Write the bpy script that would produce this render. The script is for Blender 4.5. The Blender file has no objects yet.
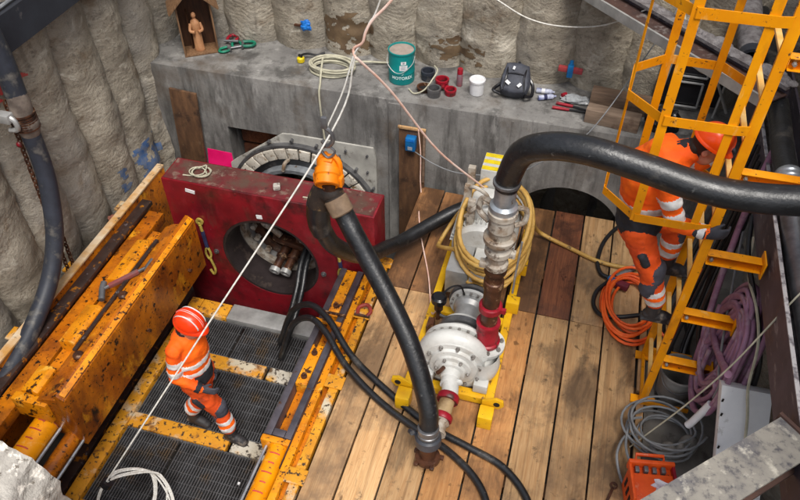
import bpy, bmesh, math, random
from mathutils import Vector, Matrix, noise
from mathutils.bvhtree import BVHTree
random.seed(7)
SC = bpy.context.scene
COL = SC.collection
PI = math.pi

# ------------------------------------------------------------------ scene tree
def tag(o, label, cat, group=None, kind=None):
    if label: o['label'] = label
    if cat: o['category'] = cat
    if group: o['group'] = group
    if kind: o['kind'] = kind
    return o

ORIGIN = {}
def thing(name, label, cat, loc=(0, 0, 0), group=None):
    o = bpy.data.objects.new(name, None)
    o.empty_display_size = .1
    COL.objects.link(o)
    o.location = loc
    ORIGIN[o.name] = Vector(loc)
    return tag(o, label, cat, group)

def copy_tree(o, parent=None):
    c = o.copy(); COL.objects.link(c)
    if parent: c.parent = parent
    for ch in list(o.children): copy_tree(ch, c)
    return c

def root_of(o):
    while o.parent: o = o.parent
    return o

# ------------------------------------------------------------------ mesh builder
def frame(d, up=(0, 0, 1)):
    d = Vector(d).normalized(); up = Vector(up)
    if abs(d.dot(up)) > .98: up = Vector((0, 1, 0)) if abs(d.z) > .9 else Vector((0, 0, 1))
    x = up.cross(d).normalized(); y = d.cross(x).normalized()
    return x, y, d

def spline(pts, n=8, closed=False):
    P = [Vector(p) for p in pts]
    if len(P) < 3: return P
    out = []; m = len(P); rng = m if closed else m - 1
    for i in range(rng):
        if closed: a, b, c, d = P[(i - 1) % m], P[i], P[(i + 1) % m], P[(i + 2) % m]
        else:
            b, c = P[i], P[i + 1]
            a = P[i - 1] if i > 0 else b * 2 - c
            d = P[i + 2] if i + 2 < m else c * 2 - b
        for k in range(n):
            t = k / n
            out.append(.5 * ((2 * b) + (c - a) * t + (2 * a - 5 * b + 4 * c - d) * t * t + (3 * b - a - 3 * c + d) * t ** 3))
    if not closed: out.append(P[-1])
    return out

class MB:
    def __init__(s): s.v = []; s.f = []
    def add(s, vs, fs):
        o = len(s.v); s.v += [Vector(v) for v in vs]; s.f += [tuple(i + o for i in f) for f in fs]; return s
    def box(s, c, d, rot=None):
        c = Vector(c); x, y, z = d[0] / 2, d[1] / 2, d[2] / 2
        vs = [Vector(p) for p in ((-x, -y, -z), (x, -y, -z), (x, y, -z), (-x, y, -z), (-x, -y, z), (x, -y, z), (x, y, z), (-x, y, z))]
        if rot is not None:
            m = rot if isinstance(rot, Matrix) else Matrix.Rotation(rot, 3, 'Z')
            vs = [m @ v for v in vs]
        return s.add([v + c for v in vs], [(0, 3, 2, 1), (4, 5, 6, 7), (0, 1, 5, 4), (1, 2, 6, 5), (2, 3, 7, 6), (3, 0, 4, 7)])
    def bb(s, x0, x1, y0, y1, z0, z1):
        return s.box(((x0 + x1) / 2, (y0 + y1) / 2, (z0 + z1) / 2), (abs(x1 - x0), abs(y1 - y0), abs(z1 - z0)))
    def bar(s, p0, p1, w, h, up=(0, 0, 1)):
        p0, p1 = Vector(p0), Vector(p1); x, y, d = frame(p1 - p0, up)
        vs = []
        for p in (p0, p1):
            for a, b in ((-1, -1), (1, -1), (1, 1), (-1, 1)): vs.append(p + x * (a * w / 2) + y * (b * h / 2))
        return s.add(vs, [(3, 2, 1, 0), (4, 5, 6, 7), (0, 1, 5, 4), (1, 2, 6, 5), (2, 3, 7, 6), (3, 0, 4, 7)])
    def strip(s, pts, w, h, up=(0, 0, 1), closed=False):
        """flat bar bent along a polyline, mitred"""
        P = [Vector(p) for p in pts]; m = len(P); vs = []
        for i, p in enumerate(P):
            a = P[i - 1] if (i > 0 or closed) else p; b = P[(i + 1) % m] if (i < m - 1 or closed) else p
            d1 = (p - a).normalized() if (p - a).length > 1e-6 else (b - p).normalized()
            d2 = (b - p).normalized() if (b - p).length > 1e-6 else d1
            t = (d1 + d2).normalized(); u = Vector(up); x = u.cross(t).normalized(); k = 1 / max(.5, t.dot(d1))
            for q, r in ((-1, -1), (1, -1), (1, 1), (-1, 1)): vs.append(p + x * (q * w / 2 * k) + u * (r * h / 2))
        fs = []
        for i in range(m if closed else m - 1):
            a, b = i * 4, ((i + 1) % m) * 4
            for k in range(4): fs.append((a + k, a + (k + 1) % 4, b + (k + 1) % 4, b + k))
        if not closed: fs += [(3, 2, 1, 0), tuple((m - 1) * 4 + k for k in range(4))]
        return s.add(vs, fs)
    def tube(s, pts, r, n=10, sub=0, closed=False, cap=True):
        P = spline(pts, sub, closed) if sub else [Vector(p) for p in pts]
        m = len(P)
        if isinstance(r, (list, tuple)):
            k = len(r) - 1; R = []
            for i in range(m):
                t = i / (m - 1) * k; j = min(int(t), k - 1); R.append(r[j] + (r[j + 1] - r[j]) * (t - j))
        else: R = [r] * m
        vs = []; x = None
        for i in range(m):
            a = P[i - 1] if (i > 0 or closed) else P[i]; b = P[(i + 1) % m] if (i < m - 1 or closed) else P[i]
            d = (b - a)
            if d.length < 1e-9: d = Vector((0, 0, 1))
            d.normalize()
            if x is None: x = frame(d)[0]
            x = (x - d * x.dot(d))
            if x.length < 1e-6: x = frame(d)[0]
            x.normalize(); y = d.cross(x)
            for k in range(n):
                t = 2 * PI * k / n; vs.append(P[i] + (x * math.cos(t) + y * math.sin(t)) * R[i])
        fs = []
        for i in range(m if closed else m - 1):
            a, b = i * n, ((i + 1) % m) * n
            for k in range(n): fs.append((a + k, a + (k + 1) % n, b + (k + 1) % n, b + k))
        if cap and not closed: fs += [tuple(range(n - 1, -1, -1)), tuple((m - 1) * n + k for k in range(n))]
        return s.add(vs, fs)
    def lathe(s, prof, o=(0, 0, 0), axis=(0, 0, 1), n=24, cap0=True, cap1=True, sc=(1, 1), up=(0, 0, 1)):
        """prof: [(r, h)] along axis"""
        x, y, d = frame(axis, up); o = Vector(o); vs = []
        for r, h in prof:
            for k in range(n):
                t = 2 * PI * k / n; vs.append(o + d * h + x * (math.cos(t) * r * sc[0]) + y * (math.sin(t) * r * sc[1]))
        fs = []
        for i in range(len(prof) - 1):
            for k in range(n): fs.append((i * n + k, i * n + (k + 1) % n, (i + 1) * n + (k + 1) % n, (i + 1) * n + k))
        if cap0: fs.append(tuple(range(n - 1, -1, -1)))
        if cap1: fs.append(tuple((len(prof) - 1) * n + k for k in range(n)))
        return s.add(vs, fs)
    def ring(s, o, axis, r0, r1, h, n=48):
        """washer: inner r0, outer r1, from o to o+axis*h"""
        x, y, d = frame(axis); o = Vector(o); vs = []
        for r, z in ((r0, 0), (r1, 0), (r1, h), (r0, h)):
            for k in range(n):
                t = 2 * PI * k / n; vs.append(o + d * z + (x * math.cos(t) + y * math.sin(t)) * r)
        fs = []
        for i in range(4):
            j = (i + 1) % 4
            for k in range(n): fs.append((i * n + k, i * n + (k + 1) % n, j * n + (k + 1) % n, j * n + k))
        return s.add(vs, fs)
    def ell(s, c, r, rot=None, n=16, m=10):
        c = Vector(c); vs = []; fs = []
        for i in range(m + 1):
            p = PI * i / m
            for k in range(n):
                t = 2 * PI * k / n
                v = Vector((math.sin(p) * math.cos(t) * r[0], math.sin(p) * math.sin(t) * r[1], math.cos(p) * r[2]))
                vs.append(c + ((rot @ v) if rot is not None else v))
        for i in range(m):
            for k in range(n): fs.append((i * n + k, (i + 1) * n + k, (i + 1) * n + (k + 1) % n, i * n + (k + 1) % n))
        return s.add(vs, fs)
    def prism(s, poly, o, x, y, h):
        """2-D polygon in the frame (o, x, y), extruded by vector h"""
        o, x, y, h = Vector(o), Vector(x), Vector(y), Vector(h)
        a = [o + x * p[0] + y * p[1] for p in poly]; n = len(a)
        fs = [tuple(range(n - 1, -1, -1)), tuple(range(n, 2 * n))] + [(i, (i + 1) % n, n + (i + 1) % n, n + i) for i in range(n)]
        return s.add(a + [p + h for p in a], fs)
    def chain(s, p0, p1, L=.05, r=.007, sag=0):
        p0, p1 = Vector(p0), Vector(p1); k = max(2, int((p1 - p0).length / (L * .72)))
        for i in range(k):
            t = (i + .5) / k; c = p0.lerp(p1, t) - Vector((0, 0, sag * 4 * t * (1 - t)))
            x, y, d = frame(p1 - p0); e = x if i % 2 else y
            s.tube([c + d * (L / 2 * math.cos(a)) + e * (L * .3 * math.sin(a)) for a in [2 * PI * j / 10 for j in range(10)]], r, 6, closed=True)
        return s
    def mesh(s, name, mats, origin=(0, 0, 0), bevel=0, sharp=38, seg=2):
        o = Vector(origin); me = bpy.data.meshes.new(name)
        me.from_pydata([tuple(v - o) for v in s.v], [], s.f)
        bm = bmesh.new(); bm.from_mesh(me)
        bmesh.ops.remove_doubles(bm, verts=bm.verts, dist=1e-5)
        bmesh.ops.recalc_face_normals(bm, faces=bm.faces)
        if bevel:
            es = [e for e in bm.edges if len(e.link_faces) == 2 and e.calc_face_angle(0) > math.radians(30)]
            bmesh.ops.bevel(bm, geom=es, offset=bevel, segments=seg, affect='EDGES', profile=.6, clamp_overlap=True)
        bm.to_mesh(me); bm.free()
        me.polygons.foreach_set('use_smooth', [True] * len(me.polygons))
        me.set_sharp_from_angle(angle=math.radians(sharp))
        for m in (mats if isinstance(mats, (list, tuple)) else [mats]): me.materials.append(m)
        return me
    def build(s, name, m, parent=None, origin=None, bevel=0, sharp=38, label=None):
        if parent is not None: origin = ORIGIN.get(root_of(parent).name, Vector((0, 0, 0)))
        elif origin is None:
            lo = [min(v[i] for v in s.v) for i in range(3)]; hi = [max(v[i] for v in s.v) for i in range(3)]
            origin = Vector(((lo[0] + hi[0]) / 2, (lo[1] + hi[1]) / 2, lo[2]))
        o = bpy.data.objects.new(name, s.mesh(name, m, origin, bevel, sharp)); COL.objects.link(o)
        if parent is not None: o.parent = parent
        else:
            o.location = origin; ORIGIN[o.name] = Vector(origin)
        if label: o['label'] = label
        return o

def bits(name, mbs, m, parent, **kw):
    return [b.build(name, m, parent, **kw) for b in mbs]

def rotm(axis, deg): return Matrix.Rotation(math.radians(deg), 3, axis)
def jit(p, a): return Vector(p) + Vector((random.uniform(-a, a), random.uniform(-a, a), random.uniform(-a, a)))

# ------------------------------------------------------------------ materials
def lin(c):
    c /= 255
    return c / 12.92 if c <= .04045 else ((c + .055) / 1.055) ** 2.4
def S(r, g, b, k=1.0): return (lin(r) * k, lin(g) * k, lin(b) * k, 1)

class NT:
    def __init__(s, name):
        s.m = bpy.data.materials.new(name); s.m.use_nodes = True
        s.t = s.m.node_tree; s.t.nodes.clear()
        s.out = s.n('ShaderNodeOutputMaterial'); s.b = s.n('ShaderNodeBsdfPrincipled')
        s.l(s.b.outputs[0], s.out.inputs[0])
        tc = s.n('ShaderNodeTexCoord'); s.co = tc.outputs['Object']
    def n(s, k, **kw):
        o = s.t.nodes.new(k)
        for a, b in kw.items(): setattr(o, a, b)
        return o
    def l(s, a, b): s.t.links.new(a, b)
    def rand(s, amt=20):
        oi = s.n('ShaderNodeObjectInfo'); mu = s.n('ShaderNodeMath', operation='MULTIPLY'); mu.inputs[1].default_value = amt
        s.l(oi.outputs['Random'], mu.inputs[0]); a = s.n('ShaderNodeVectorMath', operation='ADD')
        s.l(s.co, a.inputs[0]); s.l(mu.outputs[0], a.inputs[1]); s.co = a.outputs[0]; return oi.outputs['Random']
    def map(s, sc):
        m = s.n('ShaderNodeMapping'); m.inputs['Scale'].default_value = sc; s.l(s.co, m.inputs[0]); return m.outputs[0]
    def noise(s, scale, st=(1, 1, 1), det=5, rough=.6, dist=0):
        o = s.n('ShaderNodeTexNoise'); o.inputs['Scale'].default_value = scale; o.inputs['Detail'].default_value = det
        o.inputs['Roughness'].default_value = rough; o.inputs['Distortion'].default_value = dist
        s.l(s.map(st), o.inputs['Vector']); return o.outputs['Fac']
    def ramp(s, fac, lo, hi, inv=False):
        r = s.n('ShaderNodeMapRange'); r.inputs[1].default_value = lo; r.inputs[2].default_value = hi
        r.inputs[3].default_value = 1 if inv else 0; r.inputs[4].default_value = 0 if inv else 1
        s.l(fac, r.inputs[0]); return r.outputs[0]
    def mix(s, fac, a, b, mode='MIX'):
        m = s.n('ShaderNodeMix', data_type='RGBA', blend_type=mode)
        for v, i in ((fac, 0), (a, 6), (b, 7)):
            if hasattr(v, 'links'): s.l(v, m.inputs[i])
            else: m.inputs[i].default_value = v
        return m.outputs[2]
    def fmul(s, a, b):
        m = s.n('ShaderNodeMath', operation='MULTIPLY')
        for v, i in ((a, 0), (b, 1)):
            if hasattr(v, 'links'): s.l(v, m.inputs[i])
            else: m.inputs[i].default_value = v
        return m.outputs[0]
    def fin(s, col, rough=.6, metal=0, bump=None, bstr=.3, bdist=.01, spec=.4):
        for v, k in ((col, 'Base Color'), (rough, 'Roughness'), (metal, 'Metallic')):
            if hasattr(v, 'links'): s.l(v, s.b.inputs[k])
            else: s.b.inputs[k].default_value = v
        s.b.inputs['Specular IOR Level'].default_value = spec
        if bump is not None:
            b = s.n('ShaderNodeBump'); b.inputs['Strength'].default_value = bstr; b.inputs['Distance'].default_value = bdist
            s.l(bump, b.inputs['Height']); s.l(b.outputs[0], s.b.inputs['Normal'])
        return s.m

def mat(name, c1, c2=None, scale=5, st=(1, 1, 1), rough=.6, metal=0, layers=(), bump=.25, bscale=40, bdist=.004, lo=.35, hi=.65, rnd=False, spec=.4, r2=None):
    """two-tone noise + layers of (colour, scale, lo, hi, stretch, strength)"""
    k = NT(name)
    if rnd: k.rand()
    c2 = c2 or tuple(x * .7 for x in c1[:3]) + (1,)
    col = k.mix(k.ramp(k.noise(scale, st), lo, hi), c1, c2)
    rr = rough
    for L in layers:
        c, sc, a, b = L[:4]; stt = L[4] if len(L) > 4 else (1, 1, 1); am = L[5] if len(L) > 5 else 1
        f = k.ramp(k.noise(sc, stt, 6, .65), a, b)
        if am != 1: f = k.fmul(f, am)
        col = k.mix(f, col, c)
    if r2 is not None: rr = k.ramp(k.noise(scale * 2.3, st), .35, .65); m_ = k.n('ShaderNodeMapRange'); m_.inputs[3].default_value = rough; m_.inputs[4].default_value = r2; k.l(rr, m_.inputs[0]); rr = m_.outputs[0]
    return k.fin(col, rr, metal, k.noise(bscale, (1, 1, 1), 4), bump, bdist, spec)
M = {}
RUST = S(62, 38, 24); DIRT = S(120, 108, 92); GRIME = S(45, 38, 32)
# yellow paint of the jacking frame: chipped to rust, greasy
M['yellow'] = mat('chipped_yellow_paint', S(228, 150, 14), S(206, 122, 14), 3, rough=.5, r2=.3, bump=.4, bscale=22,
                  layers=[(S(128, 66, 18), 5, .50, .66, (1, 1, 1), .55), (S(240, 190, 76), 6, .58, .68, (1, 1, 1), .7), (RUST, 14, .575, .61), (S(30, 22, 18), 4, .64, .70), (S(26, 20, 17), 30, .60, .64)])
M['yellow_panel'] = mat('oily_yellow_steel', S(208, 122, 14), S(164, 86, 14), 2.2, rough=.4, r2=.26, bump=.3, bscale=20,
                        layers=[(S(104, 52, 16), 3, .46, .64, (1, 1, .5), .8), (S(236, 164, 34), 4, .58, .68, (1, 1, .5), .7), (S(36, 23, 16), 15, .59, .63), (S(28, 19, 15), 3.2, .63, .70, (1, 1, .4)), (S(26, 18, 15), 36, .60, .64)])
M['yellow_worn'] = mat('worn_yellow_grip_paint', S(214, 150, 34), S(190, 124, 28), 4, rough=.6, bump=.4, bscale=60,
                       layers=[(S(196, 184, 158), 2.6, .53, .64), (S(64, 48, 34), 24, .56, .61), (S(110, 70, 34), 7, .58, .68)])
M['white_worn'] = mat('worn_white_grip_paint', S(196, 190, 176), S(170, 160, 140), 4, rough=.65, bump=.4, bscale=60,
                       layers=[(S(206, 150, 44), 3, .56, .64), (S(58, 48, 40), 24, .53, .58), (S(96, 74, 50), 7, .57, .66)])
M['yellow_clean'] = mat('ladder_yellow_paint', S(240, 158, 8), S(226, 140, 6), 4, rough=.38, bump=.12, bscale=30,
                        layers=[(S(235, 190, 110), 12, .60, .70, (1, 1, .3), .7), (S(150, 90, 30), 5, .54, .70, (1, 1, .4), .5), (S(90, 60, 34), 22, .62, .68)])
M['yellow_skid'] = mat('skid_yellow_paint', S(226, 178, 20), S(205, 150, 20), 5, rough=.42, bump=.2,
                       layers=[(S(110, 80, 40), 14, .60, .66), (S(50, 40, 30), 8, .67, .72)])
M['frame_dark'] = mat('greasy_dark_steel', S(74, 58, 52), S(52, 42, 40), 6, rough=.45, r2=.3, metal=.35, bump=.3,
                      layers=[(S(170, 108, 28), 9, .58, .64), (S(120, 112, 116), 14, .62, .68)])
M['rail_steel'] = mat('bare_sliding_steel', S(112, 106, 112), S(78, 74, 80), 5, rough=.36, metal=.6, bump=.15,
                      layers=[(S(96, 62, 34), 9, .6, .66)])
M['grate'] = mat('galvanised_grating', S(96, 96, 98), S(68, 66, 66), 7, rough=.55, metal=.25, bump=.1, layers=[(S(96, 80, 62), 4, .55, .68)])
M['red'] = mat('crimson_paint', S(132, 18, 30), S(98, 12, 24), 2.2, rough=.5, r2=.34, bump=.12, bscale=25, spec=.5,
               layers=[(S(160, 52, 62), 5, .52, .72, (1, 1, .6), .45), (S(58, 18, 20), 3.2, .50, .68), (S(96, 44, 40), 7, .58, .70, (1, 1, .35), .7), (S(175, 120, 118), 30, .67, .72, (1, 1, 1), .7), (S(54, 30, 28), 18, .64, .70)])
M['red_top'] = mat('dirty_red_paint', S(112, 28, 36), S(80, 34, 34), 5, rough=.62, bump=.3, bscale=40,
                   layers=[(S(84, 62, 52), 4, .42, .62), (S(128, 112, 98), 9, .56, .68, (1, 1, 1), .8), (S(48, 30, 28), 10, .62, .7)])
M['redpart'] = mat('red_coupling_paint', S(160, 24, 42), S(120, 14, 30), 8, rough=.42, layers=[(S(70, 34, 30), 12, .54, .64)])
M['white_paint'] = mat('white_pump_paint', S(208, 208, 204), S(178, 178, 174), 4, rough=.3, bump=.12, bscale=25,
                       layers=[(S(160, 152, 140), 5, .56, .72, (1, 1, 1), .7), (S(104, 88, 70), 18, .66, .72, (1, 1, 1), .8)])
M['white_dirty'] = mat('mud_spattered_white', S(188, 181, 170), S(146, 136, 122), 4, rough=.5, bump=.3,
                       layers=[(S(120, 94, 70), 8, .46, .64, (1, 1, 1), .8), (S(70, 52, 40), 17, .55, .64, (1, 1, 1), .85)])
M['silver'] = mat('galvanised_fitting', S(178, 184, 190), S(140, 146, 152), 9, rough=.35, metal=.6, bump=.1, layers=[(S(120, 100, 80), 14, .62, .68)])
M['steel'] = mat('grey_machined_steel', S(128, 128, 130), S(96, 96, 98), 8, rough=.38, metal=.6, bump=.15, layers=[(RUST, 12, .62, .68)])
M['zinc'] = mat('pale_zinc_steel', S(186, 186, 184), S(150, 150, 148), 6, rough=.4, metal=.45, bump=.12)
M['rust'] = mat('wet_rust', S(88, 54, 36), S(54, 34, 26), 9, rough=.5, r2=.3, metal=.15, bump=.6, bscale=30,
                layers=[(S(150, 120, 92), 13, .6, .66), (S(34, 24, 20), 7, .56, .66)])
M['rubber'] = mat('black_hose_rubber', S(30, 31, 34), S(19, 20, 22), 7, rough=.44, r2=.3, bump=.4, bscale=45, bdist=.006, spec=.6,
                  layers=[(S(96, 96, 96), 26, .62, .70, (1, 1, 1), .45), (S(104, 98, 90), 4, .60, .72, (1, 1, 1), .55), (S(12, 12, 14), 60, .55, .64, (1, 1, 1), .7)])
M['rubber_blue'] = mat('dusty_dark_rubber', S(52, 56, 66), S(38, 41, 48), 6, rough=.5, bump=.25, layers=[(S(112, 108, 102), 6, .56, .70, (1, 1, 1), .7)])
M['cable_black'] = mat('black_cable', S(36, 36, 38), S(26, 26, 28), 9, rough=.4, bump=.1)
M['cable_grey'] = mat('grey_cable', S(134, 136, 138), S(108, 110, 112), 9, rough=.45, bump=.1)
M['rope_white'] = mat('off_white_cord', S(226, 224, 218), S(196, 192, 182), 30, rough=.8, bump=.6, bscale=160)
M['rope_pink'] = mat('faded_pink_cord', S(236, 214, 202), S(226, 178, 158), 9, rough=.8, bump=.6, bscale=160)
M['cord_ecru'] = mat('ecru_cable', S(190, 186, 164), S(160, 156, 136), 12, rough=.7, bump=.3, bscale=80)
M['hose_tan'] = mat('tan_hose', S(204, 166, 92), S(178, 136, 66), 8, rough=.45, bump=.1, layers=[(S(120, 92, 56), 12, .6, .68)])
M['hose_orange'] = mat('orange_hose', S(250, 112, 44), S(230, 84, 30), 8, rough=.42, bump=.1)
M['hose_purple'] = mat('dusty_purple_hose', S(158, 116, 140), S(128, 90, 114), 6, rough=.6, bump=.2, layers=[(S(176, 154, 158), 7, .50, .66, (1, 1, 1), .7)])
M['orange_valve'] = mat('orange_cast_paint', S(238, 136, 10), S(216, 110, 8), 6, rough=.42, bump=.2, layers=[(S(110, 62, 20), 14, .6, .68)])
M['orange_box'] = mat('orange_plastic', S(232, 92, 30), S(206, 72, 22), 6, rough=.45, bump=.15, layers=[(S(70, 44, 32), 22, .66, .70), (S(214, 150, 116), 6, .62, .74)])
M['teal'] = mat('teal_drum_paint', S(12, 132, 130), S(8, 112, 112), 4, rough=.4, bump=.08)
M['dust_grey'] = mat('dusty_lid', S(164, 150, 140), S(140, 126, 116), 9, rough=.7, bump=.2)
M['paper'] = mat('white_paper', S(226, 226, 226), S(206, 208, 210), 20, rough=.7, bump=.1)
M['print_white'] = mat('white_print', S(214, 232, 230), S(200, 222, 220), 20, rough=.6, bump=.05)
M['print_grey'] = mat('grey_print', S(128, 136, 146), S(150, 156, 164), 60, rough=.7, bump=.05)
M['plastic_white'] = mat('white_plastic', S(222, 222, 224), S(204, 204, 206), 6, rough=.42, bump=.08, layers=[(S(150, 142, 130), 12, .62, .7)])
M['plastic_black'] = mat('black_plastic_film', S(28, 28, 32), S(18, 18, 22), 6, rough=.25, bump=.3, bscale=18, spec=.6)
M['backpack'] = mat('black_nylon', S(70, 73, 83), S(48, 50, 58), 9, rough=.65, bump=.4, bscale=60)
M['blue_plastic'] = mat('blue_plastic', S(24, 110, 170), S(16, 86, 142), 9, rough=.45)
M['blue_cloth'] = mat('blue_film', S(28, 124, 210), S(20, 90, 170), 16, rough=.5)
M['navy'] = mat('navy_webbing', S(48, 52, 92), S(34, 36, 66), 16, rough=.7)
M['hook_yellow'] = mat('yellow_chromated_hook', S(206, 190, 96), S(168, 150, 70), 16, rough=.4, metal=.4)
M['green_paint'] = mat('green_shackle_paint', S(26, 128, 98), S(18, 94, 74), 12, rough=.42)
M['yellow_tape'] = mat('yellow_plastic', S(224, 200, 30), S(196, 170, 24), 12, rough=.45)
M['concrete_rough'] = mat('broken_concrete', S(196, 190, 180), S(150, 144, 136), 5, rough=.9, bump=.9, bscale=24, bdist=.02,
                          layers=[(S(222, 214, 202), 14, .55, .62), (S(112, 104, 94), 20, .60, .66), (S(150, 116, 78), 6, .66, .72, (1, 1, 1), .6)])
M['waler'] = mat('dark_mill_steel', S(94, 86, 96), S(70, 64, 72), 3, rough=.55, metal=.3, bump=.15, layers=[(S(150, 144, 146), 14, .58, .68, (1, .3, 1), .8), (S(110, 84, 70), 5, .56, .72, (1, 1, 1), .6), (S(128, 122, 124), 3, .55, .70, (1, .5, 1), .6)])
M['waler_edge'] = mat('mortar_splashed_edge', S(190, 186, 186), S(120, 114, 118), 16, rough=.7, bump=.3, lo=.48, hi=.6)
M['strut_white'] = mat('mortar_splashed_steel', S(138, 133, 124), S(108, 104, 99), 5, rough=.8, bump=.5, bscale=30,
                       layers=[(S(92, 90, 94), 5, .46, .64, (1, 1, 1), .85), (S(66, 64, 70), 20, .52, .66, (1, 1, 1), .8), (S(188, 182, 168), 12, .57, .70, (1, 1, 1), .8), (S(186, 160, 122), 4, .62, .72)])
M['strut_grey'] = mat('gritty_grey_steel', S(128, 124, 124), S(92, 86, 86), 16, rough=.9, bump=.9, bscale=50, bdist=.01)
M['strut_brown'] = mat('brown_primer_steel', S(84, 60, 52), S(60, 44, 40), 6, rough=.7, bump=.2, layers=[(S(120, 112, 108), 7, .58, .7)])
M['navy_beam'] = mat('blue_black_beam_paint', S(46, 50, 58), S(36, 38, 46), 4, rough=.5, bump=.15, layers=[(S(92, 90, 90), 9, .62, .72)])
M['white_board'] = mat('white_coated_sheet', S(232, 232, 232), S(216, 216, 218), 3, rough=.45, bump=.06, layers=[(S(150, 144, 136), 5, .62, .74), (S(60, 56, 52), 30, .70, .735)])
M['segment'] = mat('pale_stained_segment', S(214, 208, 196), S(186, 178, 164), 5, rough=.55, bump=.3, layers=[(S(120, 94, 62), 9, .55, .66), (S(60, 46, 36), 20, .59, .65)])
M['old_rust'] = mat('dark_crusted_rust', S(56, 44, 36), S(34, 28, 25), 9, rough=.7, bump=.8, bscale=26, layers=[(S(118, 96, 66), 11, .58, .66)])
M['hole_sleeve'] = mat('dark_sleeve_steel', S(58, 50, 50), S(40, 34, 34), 6, rough=.45, metal=.3, layers=[(S(104, 90, 82), 6, .56, .70, (1, 1, 1), .7)])
M['dark'] = mat('black_and_hole_shade', S(22, 20, 20), S(14, 13, 13), 6, rough=.8)  # black parts, and painted shade inside eyes, bores, slots and tunnel
M['pit'] = mat('wet_pit_floor', S(70, 66, 62), S(48, 45, 43), 3, rough=.6, bump=.5, bscale=12)
M['ground'] = mat('cement_grout_floor', S(130, 126, 120), S(98, 94, 88), 3, rough=.8, bump=.5, bscale=14, layers=[(S(72, 68, 64), 5, .54, .66)])
M['pinkpaint'] = mat('fluorescent_pink_paint', S(255, 24, 120), S(236, 10, 106), 6, rough=.6, bump=.05)
M['spray_blue'] = mat('blue_spray_paint', S(60, 98, 150), S(118, 124, 134), 14, rough=.8)
M['spray_red'] = mat('red_spray_paint', S(196, 60, 60), S(160, 90, 80), 9, rough=.8)
M['pine_statue'] = mat('carved_limewood', S(186, 138, 98), S(160, 110, 74), 9, rough=.6, bump=.3, bscale=30)
M['shrine_wood'] = mat('stained_softwood', S(128, 98, 70), S(96, 68, 46), 6, (8, 8, 1), rough=.6, bump=.3)
M['shrine_in'] = mat('dark_stained_wood', S(78, 48, 28), S(50, 30, 18), 5, (8, 8, 1), rough=.6, bump=.3)
M['plywood'] = mat('wet_plywood', S(112, 82, 58), S(80, 58, 44), 4, (4, 4, 1), rough=.5, bump=.2, layers=[(S(52, 40, 34), 3, .52, .62), (S(140, 112, 84), 6, .60, .70)])
M['board_old'] = mat('weathered_board', S(136, 112, 92), S(104, 84, 70), 4, (1, 9, 9), rough=.75, bump=.4, layers=[(S(70, 56, 48), 4, .56, .68)])
M['skin'] = mat('skin', S(206, 150, 124), S(190, 128, 104), 12, rough=.5, bump=.1)
M['hair'] = mat('dark_hair', S(52, 40, 32), S(36, 28, 24), 40, rough=.6)
M['hivis'] = mat('orange_workwear', S(255, 112, 10), S(246, 86, 8), 5, rough=.75, bump=.5, bscale=14, bdist=.01, layers=[(S(196, 64, 20), 4, .58, .74, (1, 1, 1), .6)])
M['hivis_dark'] = mat('soiled_orange_workwear', S(236, 88, 20), S(200, 68, 22), 5, rough=.75, bump=.5, bscale=14, bdist=.01, layers=[(S(130, 56, 30), 7, .56, .68)])
M['cloth_black'] = mat('black_workwear', S(44, 44, 50), S(30, 30, 34), 6, rough=.8, bump=.4, bscale=20)
M['cloth_grey'] = mat('charcoal_workwear', S(74, 74, 84), S(52, 52, 60), 6, rough=.8, bump=.4, bscale=20)
M['reflect'] = mat('silver_reflective_tape', S(226, 224, 222), S(196, 194, 192), 14, rough=.45, bump=.1)
M['boot'] = mat('muddy_black_boot', S(56, 54, 56), S(38, 36, 38), 9, rough=.6, bump=.4, layers=[(S(120, 110, 100), 9, .56, .68)])
M['glove'] = mat('grey_work_glove', S(66, 66, 74), S(48, 48, 54), 12, rough=.75, bump=.4)
M['helmet_red'] = mat('red_orange_helmet', S(240, 62, 18), S(226, 50, 14), 4, rough=.28, bump=.03, spec=.5)
M['helmet_orange'] = mat('orange_helmet', S(250, 84, 14), S(238, 70, 10), 4, rough=.28, bump=.03, spec=.5)

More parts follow.
